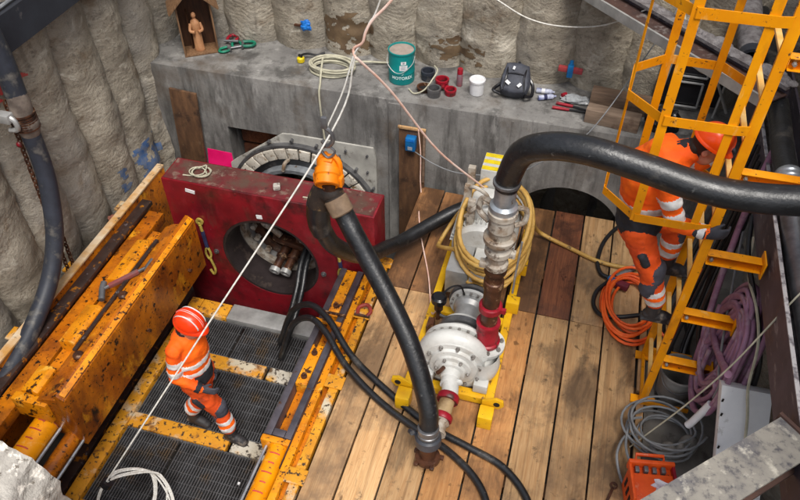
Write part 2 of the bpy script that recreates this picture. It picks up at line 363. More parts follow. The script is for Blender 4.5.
def wood_mat(name, a, b, dark, wet):
    k = NT(name); r = k.rand(30)
    g = k.noise(7, (6, .35, 6), 6, .65, 1.2)
    col = k.mix(k.ramp(g, .32, .68), a, b)
    fine = k.noise(30, (5, .22, 5), 4, .6)
    col = k.mix(k.fmul(k.ramp(fine, .5, .75), .45), col, tuple(x * .55 for x in b[:3]) + (1,))
    st_ = k.noise(3.2, (7, .12, 7), 5, .6, .4); col = k.mix(k.fmul(k.ramp(st_, .54, .66), .55), col, tuple(x * .42 for x in b[:3]) + (1,))
    sp = k.noise(17, (1, .7, 1), 3, .5); col = k.mix(k.fmul(k.ramp(sp, .67, .72), .75), col, tuple(x * .3 for x in b[:3]) + (1,))
    # knots
    v = k.n('ShaderNodeTexVoronoi'); v.inputs['Scale'].default_value = 3.1; k.l(k.map((1.9, .8, 1)), v.inputs['Vector'])
    col = k.mix(k.fmul(k.ramp(v.outputs['Distance'], .045, .085, True), .8), col, tuple(x * .35 for x in b[:3]) + (1,))
    # scuffs and water stains
    s = k.ramp(k.noise(1.7, (1, .8, 1), 6, .62), .50 - wet, .66 - wet)
    col = k.mix(k.fmul(s, .78), col, dark)
    s2 = k.ramp(k.noise(3.4, (1, .5, 1), 7, .7, .5), .54 - wet, .66 - wet); col = k.mix(k.fmul(s2, .6), col, tuple(x * .55 for x in dark[:3]) + (1,))
    col = k.mix(k.fmul(k.ramp(k.noise(9, (1, 1, 1), 6, .7), .60, .70), .65), col, tuple(x * .5 for x in dark[:3]) + (1,))
    tone = k.n('ShaderNodeMapRange'); tone.inputs[3].default_value = .74; tone.inputs[4].default_value = 1.12; k.l(r, tone.inputs[0])
    hs = k.n('ShaderNodeHueSaturation'); k.l(tone.outputs[0], hs.inputs['Value']); k.l(col, hs.inputs['Color'])
    ro = k.n('ShaderNodeMapRange'); ro.inputs[3].default_value = .7; ro.inputs[4].default_value = .42; k.l(s, ro.inputs[0])
    return k.fin(hs.outputs[0], ro.outputs[0], 0, g, .35, .004)
M['plank'] = wood_mat('spruce_plank', S(212, 174, 126), S(186, 140, 92), S(112, 90, 70), .03)
M['plank_wet'] = wood_mat('wet_spruce_plank', S(178, 128, 82), S(138, 92, 54), S(88, 63, 45), .09)
M['plank_warm'] = wood_mat('orange_spruce_plank', S(204, 152, 96), S(172, 116, 66), S(116, 84, 58), .03)
M['plank_red'] = wood_mat('red_brown_plank', S(146, 90, 58), S(106, 60, 40), S(70, 45, 36), .06)

def pile_mat():
    k = NT('grouted_pile'); k.rand(40)
    sx_ = k.n('ShaderNodeSeparateXYZ'); k.l(k.co, sx_.inputs[0])
    def contour(nsc, nst, amp, zf):
        """swirled scrape marks: sine of height plus a strong low-frequency noise"""
        n_ = k.noise(nsc, nst, 2.5, .5); m1 = k.n('ShaderNodeMath', operation='MULTIPLY_ADD'); k.l(n_, m1.inputs[0]); m1.inputs[1].default_value = amp
        z_ = k.fmul(sx_.outputs[2], zf); k.l(z_, m1.inputs[2]); si = k.n('ShaderNodeMath', operation='SINE'); k.l(m1.outputs[0], si.inputs[0]); return si.outputs[0]
    c1 = contour(1.7, (1, 1, 1), 70, 95); msk = k.ramp(k.noise(1.2, (1, 1, 1), 3), .40, .60)
    n = k.noise(1.9, (1, 1, .8), 6, .62); f = k.noise(13, (1, 1, 1.2), 8, .72); g = k.noise(60, (1, 1, 1), 4, .7); lump = k.noise(4.5, (1, 1, .8), 4, .55)
    col = k.mix(k.ramp(n, .33, .68), S(180, 171, 155), S(142, 133, 118))
    cm = k.fmul(k.ramp(c1, -.2, -1.0), msk)
    col = k.mix(k.fmul(cm, .20), col, S(104, 96, 84))
    col = k.mix(k.fmul(k.ramp(f, .52, .64), .6), col, S(98, 90, 80)); col = k.mix(k.fmul(k.ramp(g, .56, .68), .45), col, S(90, 82, 72))
    col = k.mix(k.fmul(k.ramp(k.noise(1.1, (1, 1, .6), 4), .50, .66), .65), col, S(140, 136, 130))
    col = k.mix(k.fmul(k.ramp(k.noise(4.2, (1, 1, 1.3), 6, .7, .6), .56, .70), .65), col, S(212, 205, 190))
    col = k.mix(k.fmul(k.ramp(k.noise(1.7, (1, 1, 1.1), 5, .6, .8), .60, .67), .6), col, S(112, 92, 70))
    col = k.mix(k.fmul(k.ramp(k.noise(5, (1, 1, .1), 5, .6), .60, .70), .45), col, S(94, 88, 80))
    h = k.n('ShaderNodeMath', operation='MULTIPLY_ADD'); k.l(k.fmul(c1, msk), h.inputs[0]); h.inputs[1].default_value = .06
    k.l(f, h.inputs[2]); h2 = k.n('ShaderNodeMath', operation='MULTIPLY_ADD'); k.l(lump, h2.inputs[0]); h2.inputs[1].default_value = 1.6; k.l(h.outputs[0], h2.inputs[2])
    h3 = k.n('ShaderNodeMath', operation='MULTIPLY_ADD'); k.l(g, h3.inputs[0]); h3.inputs[1].default_value = .45; k.l(h2.outputs[0], h3.inputs[2])
    return k.fin(col, .9, 0, h3.outputs[0], .8, .03, .2)
M['pile'] = pile_mat()

def concrete_mat():
    k = NT('cast_concrete')
    col = k.mix(k.ramp(k.noise(1.6, (1, 1, 1), 6), .35, .65), S(143, 141, 137), S(106, 104, 102))
    col = k.mix(k.fmul(k.ramp(k.noise(3.2, (1, 1, .2), 7, .68), .47, .62), .75), col, S(62, 60, 58))      # damp runs
    col = k.mix(k.fmul(k.ramp(k.noise(8, (1, 1, .12), 6, .6), .55, .70), .6), col, S(60, 58, 56))
    col = k.mix(k.fmul(k.ramp(k.noise(6, (1, 1, .3), 6, .65), .57, .70), .6), col, S(170, 168, 164))
    col = k.mix(k.fmul(k.ramp(k.noise(1.3, (1, 1, .8), 6), .56, .66), .65), col, S(88, 76, 64))
    col = k.mix(k.fmul(k.ramp(k.noise(40, (1, 1, 1), 4, .7), .58, .68), .5), col, S(64, 62, 60))
    return k.fin(col, .75, 0, k.noise(24, (1, 1, 1), 7, .68), .5, .010, .35)
M['concrete'] = concrete_mat()
# ================================================================== SETTING
# pit floor (below the jacking frame) and the grouted floor on the right
o = MB().add([(-6, -1, -1.15), (4, -1, -1.15), (4, 9, -1.15), (-6, 9, -1.15)], [(0, 1, 2, 3)]).build('ground', M['pit'], None, (0, 4, -1.15)); tag(o, 'wet dark floor of the shaft', 'ground', kind='structure')

def pile_mesh(seed, R=.36, z0=-1.2, z1=4.3):
    nz, na = 150, 56; mb = MB(); vs = []; fs = []
    for i in range(nz + 1):
        z = z0 + (z1 - z0) * i / nz
        for k in range(na):
            t = 2 * PI * k / na; p = Vector((math.cos(t) * R, math.sin(t) * R, z)); q = p + Vector((seed * 7.1, seed * 3.3, 0))
            r = R + .045 * noise.noise(q * 1.3) + .022 * noise.noise(q * 3.7) + .009 * noise.noise(q * 9)
            r += .004 * math.sin(z * 23 + 9 * noise.noise(q * 1.1) + 3 * math.cos(t + seed)) + .018 * noise.noise(Vector((q.x * 2.2, q.y * 2.2, q.z * 1.1))) - .03 * max(0, noise.noise(q * 2.1 + Vector((5, 0, 0))) - .25)
            c = noise.noise(Vector((seed * 5.3, 2.2, z * .6))) * .04
            vs.append((math.cos(t) * r + c, math.sin(t) * r + c * .5, z))
    for i in range(nz):
        for k in range(na): fs.append((i * na + k, i * na + (k + 1) % na, (i + 1) * na + (k + 1) % na, (i + 1) * na + k))
    fs.append(tuple(nz * na + k for k in range(na)))
    mb.add(vs, fs); return mb

def pile_wall(label, spots, loc):
    t = thing('pile_wall', label, 'wall', loc)
    for i, (x, y, R) in enumerate(spots):
        me = pile_mesh(random.uniform(0, 40), R).mesh('pile', M['pile'], (0, 0, 0), sharp=80)
        o = bpy.data.objects.new('pile', me); COL.objects.link(o); o.parent = t
        o.location = Vector((x, y, 0)) - Vector(loc); o.rotation_euler[2] = 0
    return t
left_w = pile_wall('wall of bulging swirl-textured grout piles behind the yellow jacking frame', [(-4.93 + random.uniform(-.02, .02), 1.45 + .54 * i, .36) for i in range(11)], (-4.9, 4, -1.2))
back_w = pile_wall('wall of beige grout piles rising behind the concrete ledge with the backpack', [(-4.35, 7.22, .38), (-3.76, 7.26, .36), (-3.16, 7.28, .37), (-2.57, 7.27, .35), (-2.04, 7.27, .34), (-1.53, 7.28, .33), (-.98, 7.27, .36), (-.39, 7.28, .37), (.17, 7.27, .35), (.75, 7.28, .36), (1.33, 7.29, .36), (1.9, 7.28, .36)], (-1, 7.2, -1.2))
right_w = pile_wall('grey pile wall behind the dark steel waler at the right edge', [(2.32, 6.8 - .57 * i, .36) for i in range(10)], (2.3, 4, -1.2))
# paint left on the piles
def blob(name, c, nrm, rx, rz, m, label, n=26, seed=1):
    nrm = Vector(nrm).normalized(); x = Vector((0, 0, 1)).cross(nrm).normalized(); z = Vector((0, 0, 1)); mb = MB(); rnd = random.Random(seed)
    pts = []
    for k in range(n):
        t = 2 * PI * k / n; q = .55 + .45 * abs(noise.noise(Vector((seed * 3.1, math.cos(t) * 1.6, math.sin(t) * 1.6)))) * 2.0
        pts.append((math.cos(t) * rx * q, math.sin(t) * rz * q))
    mb.prism(pts, Vector(c), x, z, nrm * .004)
    return mb, m

# concrete head wall with ledge, openings cut into its face
def cutter(mb):
    o = bpy.data.objects.new('cut', mb.mesh('cut', M['concrete'])); COL.objects.link(o); return o
head = thing('concrete_headwall', 'grey concrete headwall with a wide ledge across the back of the pit', 'wall', (-1.3, 6.5, -1.2))
body = MB().bb(-4.75, 2.2, 6.2, 7.45, -1.2, 1.03)
cuts = [MB().lathe([(.80, 0), (.80, 1.05)], (-2.9, 6.0, -.67), (0, 1, 0), 56), MB().bb(-3.80, -3.10, 6.0, 6.62, -1.1, .33),
        MB().lathe([(.62, 0), (.62, 1.0)], (.14, 6.0, -.34), (0, 1, 0), 56)]
tmp = bpy.data.objects.new('tmp', body.mesh('tmp', M['concrete'], bevel=.012)); COL.objects.link(tmp)
cs = [cutter(c) for c in cuts]
for c in cs:
    md = tmp.modifiers.new('b', 'BOOLEAN'); md.object = c; md.operation = 'DIFFERENCE'; md.solver = 'EXACT'
me = bpy.data.meshes.new_from_object(tmp.evaluated_get(bpy.context.evaluated_depsgraph_get()))
for c in cs + [tmp]: bpy.data.objects.remove(c)
me.transform(Matrix.Translation(-Vector((-1.3, 6.5, -1.2))))
me.polygons.foreach_set('use_smooth', [True] * len(me.polygons)); me.set_sharp_from_angle(angle=math.radians(35))
hb = bpy.data.objects.new('wall_body', me); COL.objects.link(hb); hb.parent = head
MB().prism([(-4.13, -.045), (-3.815, -.055), (-3.815, -.62), (-4.2, -.60)], (0, 6.2, 0), (1, 0, 0), (0, 0, 1), (0, -.004, 0)).build('paint_mark', M['pinkpaint'], head)
for x in (-1.20, -.55, .9): MB().bb(x - .007, x + .007, 6.194, 6.2, -1, 1.0).build('formwork_seam', M['concrete'], head)     # joints standing proud
# darker pilaster left of the small board
MB().bb(-1.85, -1.72, 6.176, 6.2, -1, 1.0).build('pilaster', M['concrete'], head)

# grouted floor to the right of the deck
o = MB().bb(1.06, 2.3, 1.2, 6.2, -1.1, -.06).build('pavement', M['ground'], None); tag(o, 'rough grey grout floor beside the ladder', 'floor', kind='structure')

# broken concrete head at the lower left
random.seed(3)
mb = MB(); nx, nz = 26, 22
def rough(p): return Vector(p) + Vector((noise.noise(Vector(p) * 4), noise.noise(Vector(p) * 4 + Vector((9, 0, 0))), noise.noise(Vector(p) * 4 + Vector((0, 7, 0))))) * .05 + Vector((noise.noise(Vector(p) * 13), noise.noise(Vector(p) * 13 + Vector((4, 0, 0))), noise.noise(Vector(p) * 13 + Vector((0, 3, 0))))) * .02
prof = [(-4.7, -1.1), (-2.31, -1.1), (-2.30, .8), (-2.30, 1.30), (-2.30, 1.62), (-2.36, 1.78), (-2.5, 1.86), (-4.7, 1.9)]
bmq = bmesh.new()
vs = [bmq.verts.new((x, 1.35, z)) for x, z in prof] + [bmq.verts.new((x, .55, z)) for x, z in prof]
n = len(prof)
bmq.faces.new(vs[:n]); bmq.faces.new(vs[n:][::-1])
for i in range(n): bmq.faces.new((vs[i], vs[n + i], vs[n + (i + 1) % n], vs[(i + 1) % n]))
bmesh.ops.recalc_face_normals(bmq, faces=bmq.faces)
bmesh.ops.triangulate(bmq, faces=bmq.faces)
for _ in range(5):
    es = [e for e in bmq.edges if e.calc_length() > .07]
    bmesh.ops.subdivide_edges(bmq, edges=es, cuts=1)
    bmesh.ops.triangulate(bmq, faces=[f for f in bmq.faces if len(f.verts) > 3])
for v in bmq.verts: v.co = rough(v.co)
for f in bmq.faces: f.smooth = True
me = bpy.data.meshes.new('concrete_block'); bmq.to_mesh(me); bmq.free(); me.materials.append(M['concrete_rough']); me.set_sharp_from_angle(angle=math.radians(38))
me.transform(Matrix.Translation((3.4, -1, 1.1)))
o = bpy.data.objects.new('concrete_block', me); o.location = (-3.4, 1, -1.1); COL.objects.link(o)
tag(o, 'pale broken concrete block at the lower left corner', 'concrete block')

# steel beams bracing the shaft
def hbeam(t, p0, p1, w, h, side=False, mf='waler', me_='waler_edge', tf=.02, mats=None):
    """H beam along p0-p1 (centre of top). side=True: flanges vertical"""
    p0, p1 = Vector(p0), Vector(p1); x, y, d = frame(p1 - p0); dn = Vector((0, 0, -1))
    if side:
        for s_, nm in ((-1, 'flange'), (1, 'flange')):
            off = x * s_ * (w / 2 - tf / 2); c = dn * (h / 2)
            MB().bar(p0 + off + c, p1 + off + c, tf, h).build(nm, M[mats[0 if s_ < 0 else 1]], t)
        MB().bar(p0 + dn * h / 2, p1 + dn * h / 2, w - 2 * tf, .014).build('web', M[mats[2]], t)
    else:
        MB().bar(p0 + dn * tf / 2, p1 + dn * tf / 2, w, tf).build('flange', M[mats[0]], t)
        MB().bar(p0 + dn * (h - tf / 2), p1 + dn * (h - tf / 2), w, tf).build('flange', M[mats[1]], t)
        MB().bar(p0 + dn * h / 2, p1 + dn * h / 2, .014, h - 2 * tf).build('web', M[mats[2]], t)
wl = thing('steel_waler', 'dark steel waler beam along the right wall with a pale mortar-splashed edge', 'beam', (1.6, 3.5, 1.55))
MB().bar((1.46, .8, 1.735), (1.46, 6.9, 1.735), .02, .33).build('flange', M['waler'], wl)
MB().bar((1.46, .8, 1.905), (1.46, 6.9, 1.905), .024, .008).build('flange_edge', M['waler_edge'], wl)
MB().bar((1.77, .8, 1.735), (1.77, 6.9, 1.735), .02, .33).build('flange', M['waler'], wl)
MB().bar((1.615, .8, 1.735), (1.615, 6.9, 1.735), .289, .014).build('web', M['strut_grey'], wl)
t = thing('corner_strut', 'mortar-splashed steel corner strut crossing the lower right corner', 'beam', (1, 2.1, 1.6))
d45 = Vector((1, 1, 0)).normalized(); n45 = Vector((1, -1, 0)).normalized()
a = Vector((.64, 1.89, 1.9)) - d45 * .9 + n45 * .115; b = Vector((1.40, 2.61, 1.9)) + n45 * .115 - d45 * .06
hbeam(t, a, b, .23, .15, mats=('strut_white', 'strut_brown', 'strut_brown'))
MB().bar(b + Vector((0, 0, -.085)), b + d45 * .02 + Vector((0, 0, -.085)), .26, .20).build('end_plate', M['strut_brown'], t)
t = thing('corner_strut', 'grey and brown steel corner strut crossing the upper right corner behind the ladder', 'beam', (.6, 6.1, 2.05))
d2 = Vector((1, -1, 0)).normalized(); n2 = Vector((1, 1, 0)).normalized()
a = Vector((-.34, 6.94, 2.2)) + n2 * .16; b = Vector((1.36, 5.24, 2.2)) + n2 * .16
MB().bar(a - n2 * .15 + Vector((0, 0, -.045)), b - n2 * .15 + Vector((0, 0, -.045)), .022, .09).build('flange', M['zinc'], t)
MB().bar(a + Vector((0, 0, -.075)), b + Vector((0, 0, -.075)), .276, .014).build('web', M['strut_brown'], t)
MB().bar(a + n2 * .15 + Vector((0, 0, -.06)), b + n2 * .15 + Vector((0, 0, -.06)), .022, .12).build('flange', M['waler'], t)
mb = MB()
q = [a + n2 * .155, b + n2 * .155]
for i in range(60):
    c = q[0].lerp(q[1], random.random()) + n2 * random.uniform(-.02, .05); mb.ell(c + Vector((0, 0, random.uniform(-.01, .015))), [random.uniform(.03, .06)] * 2 + [random.uniform(.015, .03)], n=8, m=6)
mb.bar(q[0] + Vector((0, 0, -.005)), q[1] + Vector((0, 0, -.005)), .12, .03).build('grout_crust', M['strut_grey'], t)
t = thing('steel_waler', 'blue-black steel waler beam along the top of the left pile wall', 'beam', (-4.5, 4, 2.2))
MB().bar((-4.45, 1.4, 2.38), (-4.45, 6.85, 2.38), .03, .30).build('flange', M['navy_beam'], t)
MB().bar((-4.30 - .30, 1.4, 2.50), (-4.60, 6.85, 2.50), .27, .02).build('flange', M['navy_beam'], t)
MB().tube([(-4.52, 1.4, 2.535), (-4.50, 3.6, 2.535), (-4.54, 5.2, 2.535), (-4.5, 6.8, 2.535)], .016, 8, 6).build('cable', M['cable_grey'], t)

# timber deck
deck = thing('timber_deck', 'deck of long wet-stained timber planks round the white pump', 'deck', (-.2, 4, -.06))
edges = [-1.46, -1.19, -.885, -.58, -.275, .035, .345, .655, .965]
random.seed(11)
def plank(x0, x1, y0, y1, m):
    mb = MB(); g = .0075; z1 = random.uniform(-.004, .003)
    mb.bb(x0 + g, x1 - g, y0, y1, -.055, z1)
    o = mb.build('plank', M[m], deck, bevel=.006); return o
for i in range(8):
    y = 4.62 + (.0 if i > 3 else random.choice((0, -.02)))
    plank(edges[i], edges[i + 1], 1.0, y - .004, 'plank_warm' if i in (3, 4) else 'plank')
    m = ['plank_wet', 'plank_wet', 'plank_wet', 'plank_wet', 'plank_wet', 'plank_red', 'plank', 'plank'][i]
    plank(edges[i], edges[i + 1], y + .004, 6.12 + random.uniform(-.03, .03), m)
plank(.975, 1.05, 1.0, 3.95, 'plank'); plank(.975, 1.05, 4.0, 6.1, 'plank')
mb = MB()
for y in (1.6, 2.9, 4.0, 5.2): mb.bb(-1.44, 1.05, y - .06, y + .06, -.16, -.058)
mb.build('joist', M['plank_wet'], deck)
o = MB().bb(-1.45, 1.06, 1.0, 6.19, -1.14, -.165).build('pavement', M['ground'], None); tag(o, 'grout bed under the timber deck', 'floor', kind='structure')
# ================================================================== JACKING FRAME
jf = thing('pipe_jacking_rig', 'long chipped yellow pipe jacking frame with steel gratings between its side beams', 'jacking rig', (-2.6, 3.2, -1.1))
# gratings
def grating(x0, x1, y0, y1, z=-.75):
    mb = MB(); p = .026
    n = int((x1 - x0) / p)
    for i in range(n + 1): mb.bb(x0 + i * p - .0045, x0 + i * p + .0045, y0, y1, z - .035, z)
    k = int((y1 - y0) / .085)
    for i in range(k + 1):
        y = y0 + (y1 - y0) * i / k; mb.bb(x0, x1, y - .0025, y + .0025, z - .03, z - .014)
    mb.bb(x0 - .01, x1 + .01, y0 - .008, y0, z - .042, z + .002); mb.bb(x0 - .01, x1 + .01, y1, y1 + .008, z - .042, z + .002)
    return mb.build('grating', M['grate'], jf)
xm = -2.92
for y0, y1 in ((3.86, 4.29), (3.04, 3.70), (2.12, 2.88), (1.35, 1.98)):
    for x0, x1 in ((-3.44, xm + .02), (xm + .05, -1.86)): grating(x0, x1, y0 + .01, y1 - .01)
for y in (3.78, 2.96, 2.05):
    MB().bb(-3.46, -2.46, y - .075, y + .075, -.80, -.735).build('cross_beam', M['yellow_worn'], jf, bevel=.006)
    MB().bb(-2.42, -1.84, y - .075, y + .075, -.80, -.735).build('cross_beam', M['white_worn'], jf, bevel=.006)
    mb = MB()
    for i in range(46): mb.bb(-3.44 + i * .034, -3.425 + i * .034, y - .10, y - .078, -.80, -.745)
    mb.build('beam_teeth', M['grate'], jf)
MB().bb(-3.12, -1.86, 4.31, 4.52, -.82, -.72).build('sill_plate', M['zinc'], jf, bevel=.006)
MB().bb(-3.46, -3.13, 4.31, 4.50, -.80, -.722).build('cross_beam', M['yellow_worn'], jf, bevel=.006)
MB().bb(-3.60, -3.465, 1.3, 4.5, -.88, -.72).build('floor_beam', M['yellow_worn'], jf, bevel=.008)
MB().bb(-3.74, -3.64, 1.3, 4.6, -.92, -.74).build('floor_beam', M['frame_dark'], jf, bevel=.008)
MB().bb(-1.84, -1.70, 1.3, 4.5, -.88, -.74).build('floor_beam', M['yellow'], jf, bevel=.008)
M['pale_strip'] = mat('pale_worn_strip', S(206, 190, 164), S(186, 136, 70), 5, rough=.7, bump=.3, layers=[(S(84, 66, 48), 9, .60, .66)])
# left side beam (outer wall plate with a pale top edge)
MB().bb(-4.34, -4.28, 1.3, 5.5, -.95, .18).build('side_beam', M['yellow_panel'], jf, bevel=.006)
MB().bb(-4.35, -4.27, 1.3, 5.5, .183, .20).build('beam_edge', M['pale_strip'], jf)
MB().bb(-4.46, -4.36, 1.4, 5.4, .02, .06).build('edge_strip', M['pale_strip'], jf, bevel=.004)
MB().bb(-4.275, -4.16, 1.3, 5.0, .06, .11).build('side_rail', M['frame_dark'], jf, bevel=.006)
MB().bb(-4.15, -3.98, 1.3, 4.9, -.06, .06).build('side_rail', M['yellow_panel'], jf, bevel=.006)
for y in (1.9, 2.75, 3.6, 4.5): MB().bb(-4.27, -4.0, y - .05, y + .05, -.5, -.02).build('web_stiffener', M['yellow_panel'], jf, bevel=.005)
for y in (3.05, 3.92, 4.86): MB().bb(-4.50, -4.34, y - .07, y + .07, .065, .09).build('bolt_tab', M['yellow_worn'], jf, bevel=.004)
# right side beam
MB().bb(-1.66, -1.60, 1.2, 4.95, -.9, .03).build('side_beam', M['yellow'], jf, bevel=.006)
MB().bb(-1.598, -1.555, 1.2, 4.95, -.9, -.03).build('side_beam', M['yellow_panel'], jf, bevel=.004)
MB().bb(-1.553, -1.475, 1.2, 4.95, -.06, .012).build('edge_strip', M['yellow_worn'], jf, bevel=.004)
for y in (1.6, 2.46, 3.37, 4.17, 4.86): MB().bb(-1.60, -1.44, y - .065, y + .065, .016, .03).build('bolt_tab', M['yellow_worn'], jf, bevel=.003)
# thrust cylinders
def ram(x, z, r, y0, y1, m):
    c = MB().lathe([(r, 0), (r, y1 - y0)], (x, y0, z), (0, 1, 0), 28).build('thrust_cylinder', M[m], jf)
    mk = MB()
    for i in range(9):
        y = y1 - .12 - i * .085
        a0 = -.15 if i % 2 else -.4
        pts = [(x + (r + .002) * math.sin(a), y, z + (r + .002) * math.cos(a)) for a in [a0 + j * .14 for j in range(8 if i % 2 == 0 else 5)]]
        mk.tube(pts, .006, 5)
    mk.build('scale_mark', mat('red_marker', S(190, 66, 60), S(170, 60, 50), 20, rough=.7), c)
    return c
ram(-3.74, -.10, .105, .9, 2.58, 'yellow_clean')
MB().lathe([(.107, 0), (.107, .12)], (-3.74, 2.40, -.10), (0, 1, 0), 28).build('cylinder_collar', mat('pink_red_band', S(190, 84, 96), S(200, 120, 60), 6, rough=.6), jf)
MB().lathe([(.07, 0), (.07, 1.7)], (-3.53, .9, -.22), (0, 1, 0), 24).build('thrust_cylinder', M['yellow_panel'], jf)
MB().tube([(-3.615, .9, -.12), (-3.615, 2.5, -.12)], .014, 8).build('guide_rod', M['silver'], jf)
MB().tube([(-3.43, .9, -.22), (-3.43, 2.5, -.22)], .012, 8).build('guide_rod', M['silver'], jf)
ram(-1.775, -.10, .085, .9, 2.74, 'yellow_clean')
MB().tube([(-1.885, .9, -.09), (-1.885, 2.7, -.09)], .012, 8).build('guide_rod', M['silver'], jf)

# left thrust carriage: sloping top box with the big oily panel facing the gratings
lc = thing('thrust_carriage', 'long yellow thrust carriage with a broad oily side panel on the left rail', 'carriage', (-3.7, 3.4, -.35))
y0, y1 = 2.40, 4.60
MB().prism([(-3.40, -.27), (-3.40, .36), (-3.46, .41), (-3.49, .41), (-3.49, -.27)], (0, y0, 0), (1, 0, 0), (0, 0, 1), (0, y1 - y0, 0)).build('side_panel', M['yellow_panel'], lc, bevel=.006)
MB().bar((-3.425, y0 + .02, .395), (-3.425, y1 - .02, .395), .05, .022, up=(.5, 0, .86)).build('top_edge', M['yellow'], lc, bevel=.005)
MB().prism([(-3.495, .33), (-3.62, .30), (-3.72, .24), (-3.72, -.2), (-3.495, -.2)], (0, y0 + .004, 0), (1, 0, 0), (0, 0, 1), (0, y1 - y0 - .05, 0)).build('top_cover', M['yellow_panel'], lc, bevel=.008)
for a, b in ((2.46, 2.72), (2.98, 3.42), (3.74, 4.30)):
    MB().prism([(-3.725, .26), (-3.76, .285), (-3.89, .25), (-3.89, .02), (-3.725, .02)], (0, a, 0), (1, 0, 0), (0, 0, 1), (0, b - a, 0)).build('clamp_block', M['yellow'], lc, bevel=.012)
MB().bb(-3.89, -3.7205, y0 + .06, y1 - .05, -.05, .14).build('slide_channel', M['yellow_panel'], lc, bevel=.008)
MB().bb(-3.92, -3.60, y0 - .03, y0 + .05, .02, .25).build('end_plate', M['yellow'], lc, bevel=.01)
MB().bar((-3.66, 2.9, .30), (-3.66, 4.3, .30), .035, .02).build('grease_line', M['frame_dark'], lc)
for y in (2.85, 3.55):
    b_ = MB().lathe([(.045, 0), (.045, .035), (.03, .05)], (-3.58, y, .30), (0, 0, 1), 12).build('lifting_lug', M['rust'], lc)
for y in (3.5, 4.3): MB().lathe([(.018, 0), (.018, .03)], (-3.40, y, -.05), (1, 0, 0), 6).build('bolt', M['rust'], lc)
# right thrust carriage seen from above: channel with inner trough
rc = thing('thrust_carriage', 'narrow grey and yellow thrust carriage with an open trough on the right rail', 'carriage', (-1.78, 3.6, -.3))
MB().bb(-1.915, -1.855, 2.76, 4.70, -.30, .0).build('channel_side', M['rail_steel'], rc, bevel=.005)
MB().bb(-1.745, -1.685, 2.76, 4.70, -.30, .0).build('channel_side', M['rail_steel'], rc, bevel=.005)
MB().bb(-1.852, -1.748, 2.76, 4.70, -.30, -.13).build('trough_floor', M['yellow_panel'], rc)
for a, b in ((3.28, 3.72), (4.08, 4.68)): MB().bb(-1.851, -1.749, a, b, -.125, .006).build('cover_plate', M['yellow'], rc, bevel=.005)
MB().bb(-1.851, -1.749, 2.765, 2.83, -.125, -.003).build('cover_plate', M['rail_steel'], rc, bevel=.005)
MB().bb(-1.93, -1.67, 2.70, 2.758, -.36, -.004).build('end_plate', M['yellow'], rc, bevel=.012)
for y in (3.36, 3.62, 4.2): MB().lathe([(.028, 0), (.028, .02), (.012, .02), (.012, .05)], (-1.80, y, .006), (0, 0, 1), 10).build('bolt', M['rust'], rc)
MB().bar((-1.93, 3.99, .01), (-1.68, 3.99, .01), .04, .02).build('cross_strap', M['yellow'], rc)
MB().bar((-1.95, 4.10, .015), (-1.66, 4.10, .015), .02, .02).build('cross_strap', M['rust'], rc)
MB().bar((-1.672, 2.5, -.005), (-1.672, 4.6, -.005), .018, .02).build('slide_strip', M['rust'], rc)

# red thrust block with a round hole
rb = thing('thrust_block', 'big crimson thrust block with a round hole standing across the jacking frame', 'thrust block', (-2.67, 4.9, -1.1))
X0, X1, Y0, Y1, Z0, Z1 = -3.77, -1.575, 4.75, 5.10, -1.1, .70; cx, cz, r = -2.72, -.155, .53
tmp = bpy.data.objects.new('tmp', MB().bb(X0, X1, Y0, Y1, Z0, Z1).mesh('t', M['red'], bevel=.012)); COL.objects.link(tmp)
cu = cutter(MB().lathe([(r + .0, -.2), (r, .5)], (cx, Y0, cz), (0, 1, 0), 72))
md = tmp.modifiers.new('b', 'BOOLEAN'); md.object = cu; md.operation = 'DIFFERENCE'; md.solver = 'EXACT'
me = bpy.data.meshes.new_from_object(tmp.evaluated_get(bpy.context.evaluated_depsgraph_get()))
bpy.data.objects.remove(cu); bpy.data.objects.remove(tmp)
me.transform(Matrix.Translation(-Vector((-2.67, 4.9, -1.1)))); me.polygons.foreach_set('use_smooth', [True] * len(me.polygons)); me.set_sharp_from_angle(angle=math.radians(30))
me.materials.append(M['red_top'])
o = bpy.data.objects.new('block_body', me); COL.objects.link(o); o.parent = rb
MB().bb(X0 + .02, X1 - .02, Y0 + .02, Y1 - .02, Z1 + .0005, Z1 + .004).build('top_plate', M['red_top'], rb)
for x, z in ((-3.334, -.19), (-2.136, -.20)):
    MB().lathe([(.028, 0), (.028, .015), (.016, .015), (.016, .03)], (x, Y0, z), (0, -1, 0), 14).build('bolt', M['steel'], rb)
mb = MB()
for x, z, w, h, a in ((-3.47, .60, .10, .04, 8), (-2.76, .43, .06, .045, -4)):
    MB().box((x, Y0 - .003, z), (w, .006, h), rotm('Y', a)).build('tape_patch', M['paper'], rb)
MB().box((-2.60, 4.90, Z1 + .03), (.07, .07, .05), .4).build('mortar_lump', M['concrete_rough'], rb, bevel=.015)
MB().ring((cx, Y0 + .004, cz), (0, 1, 0), r - .03, r - .001, Y1 - Y0 - .008, 72).build('dark_hole_sleeve', M['hole_sleeve'], rb)  # added sleeve whose dark colour darkens the hole's inner wall
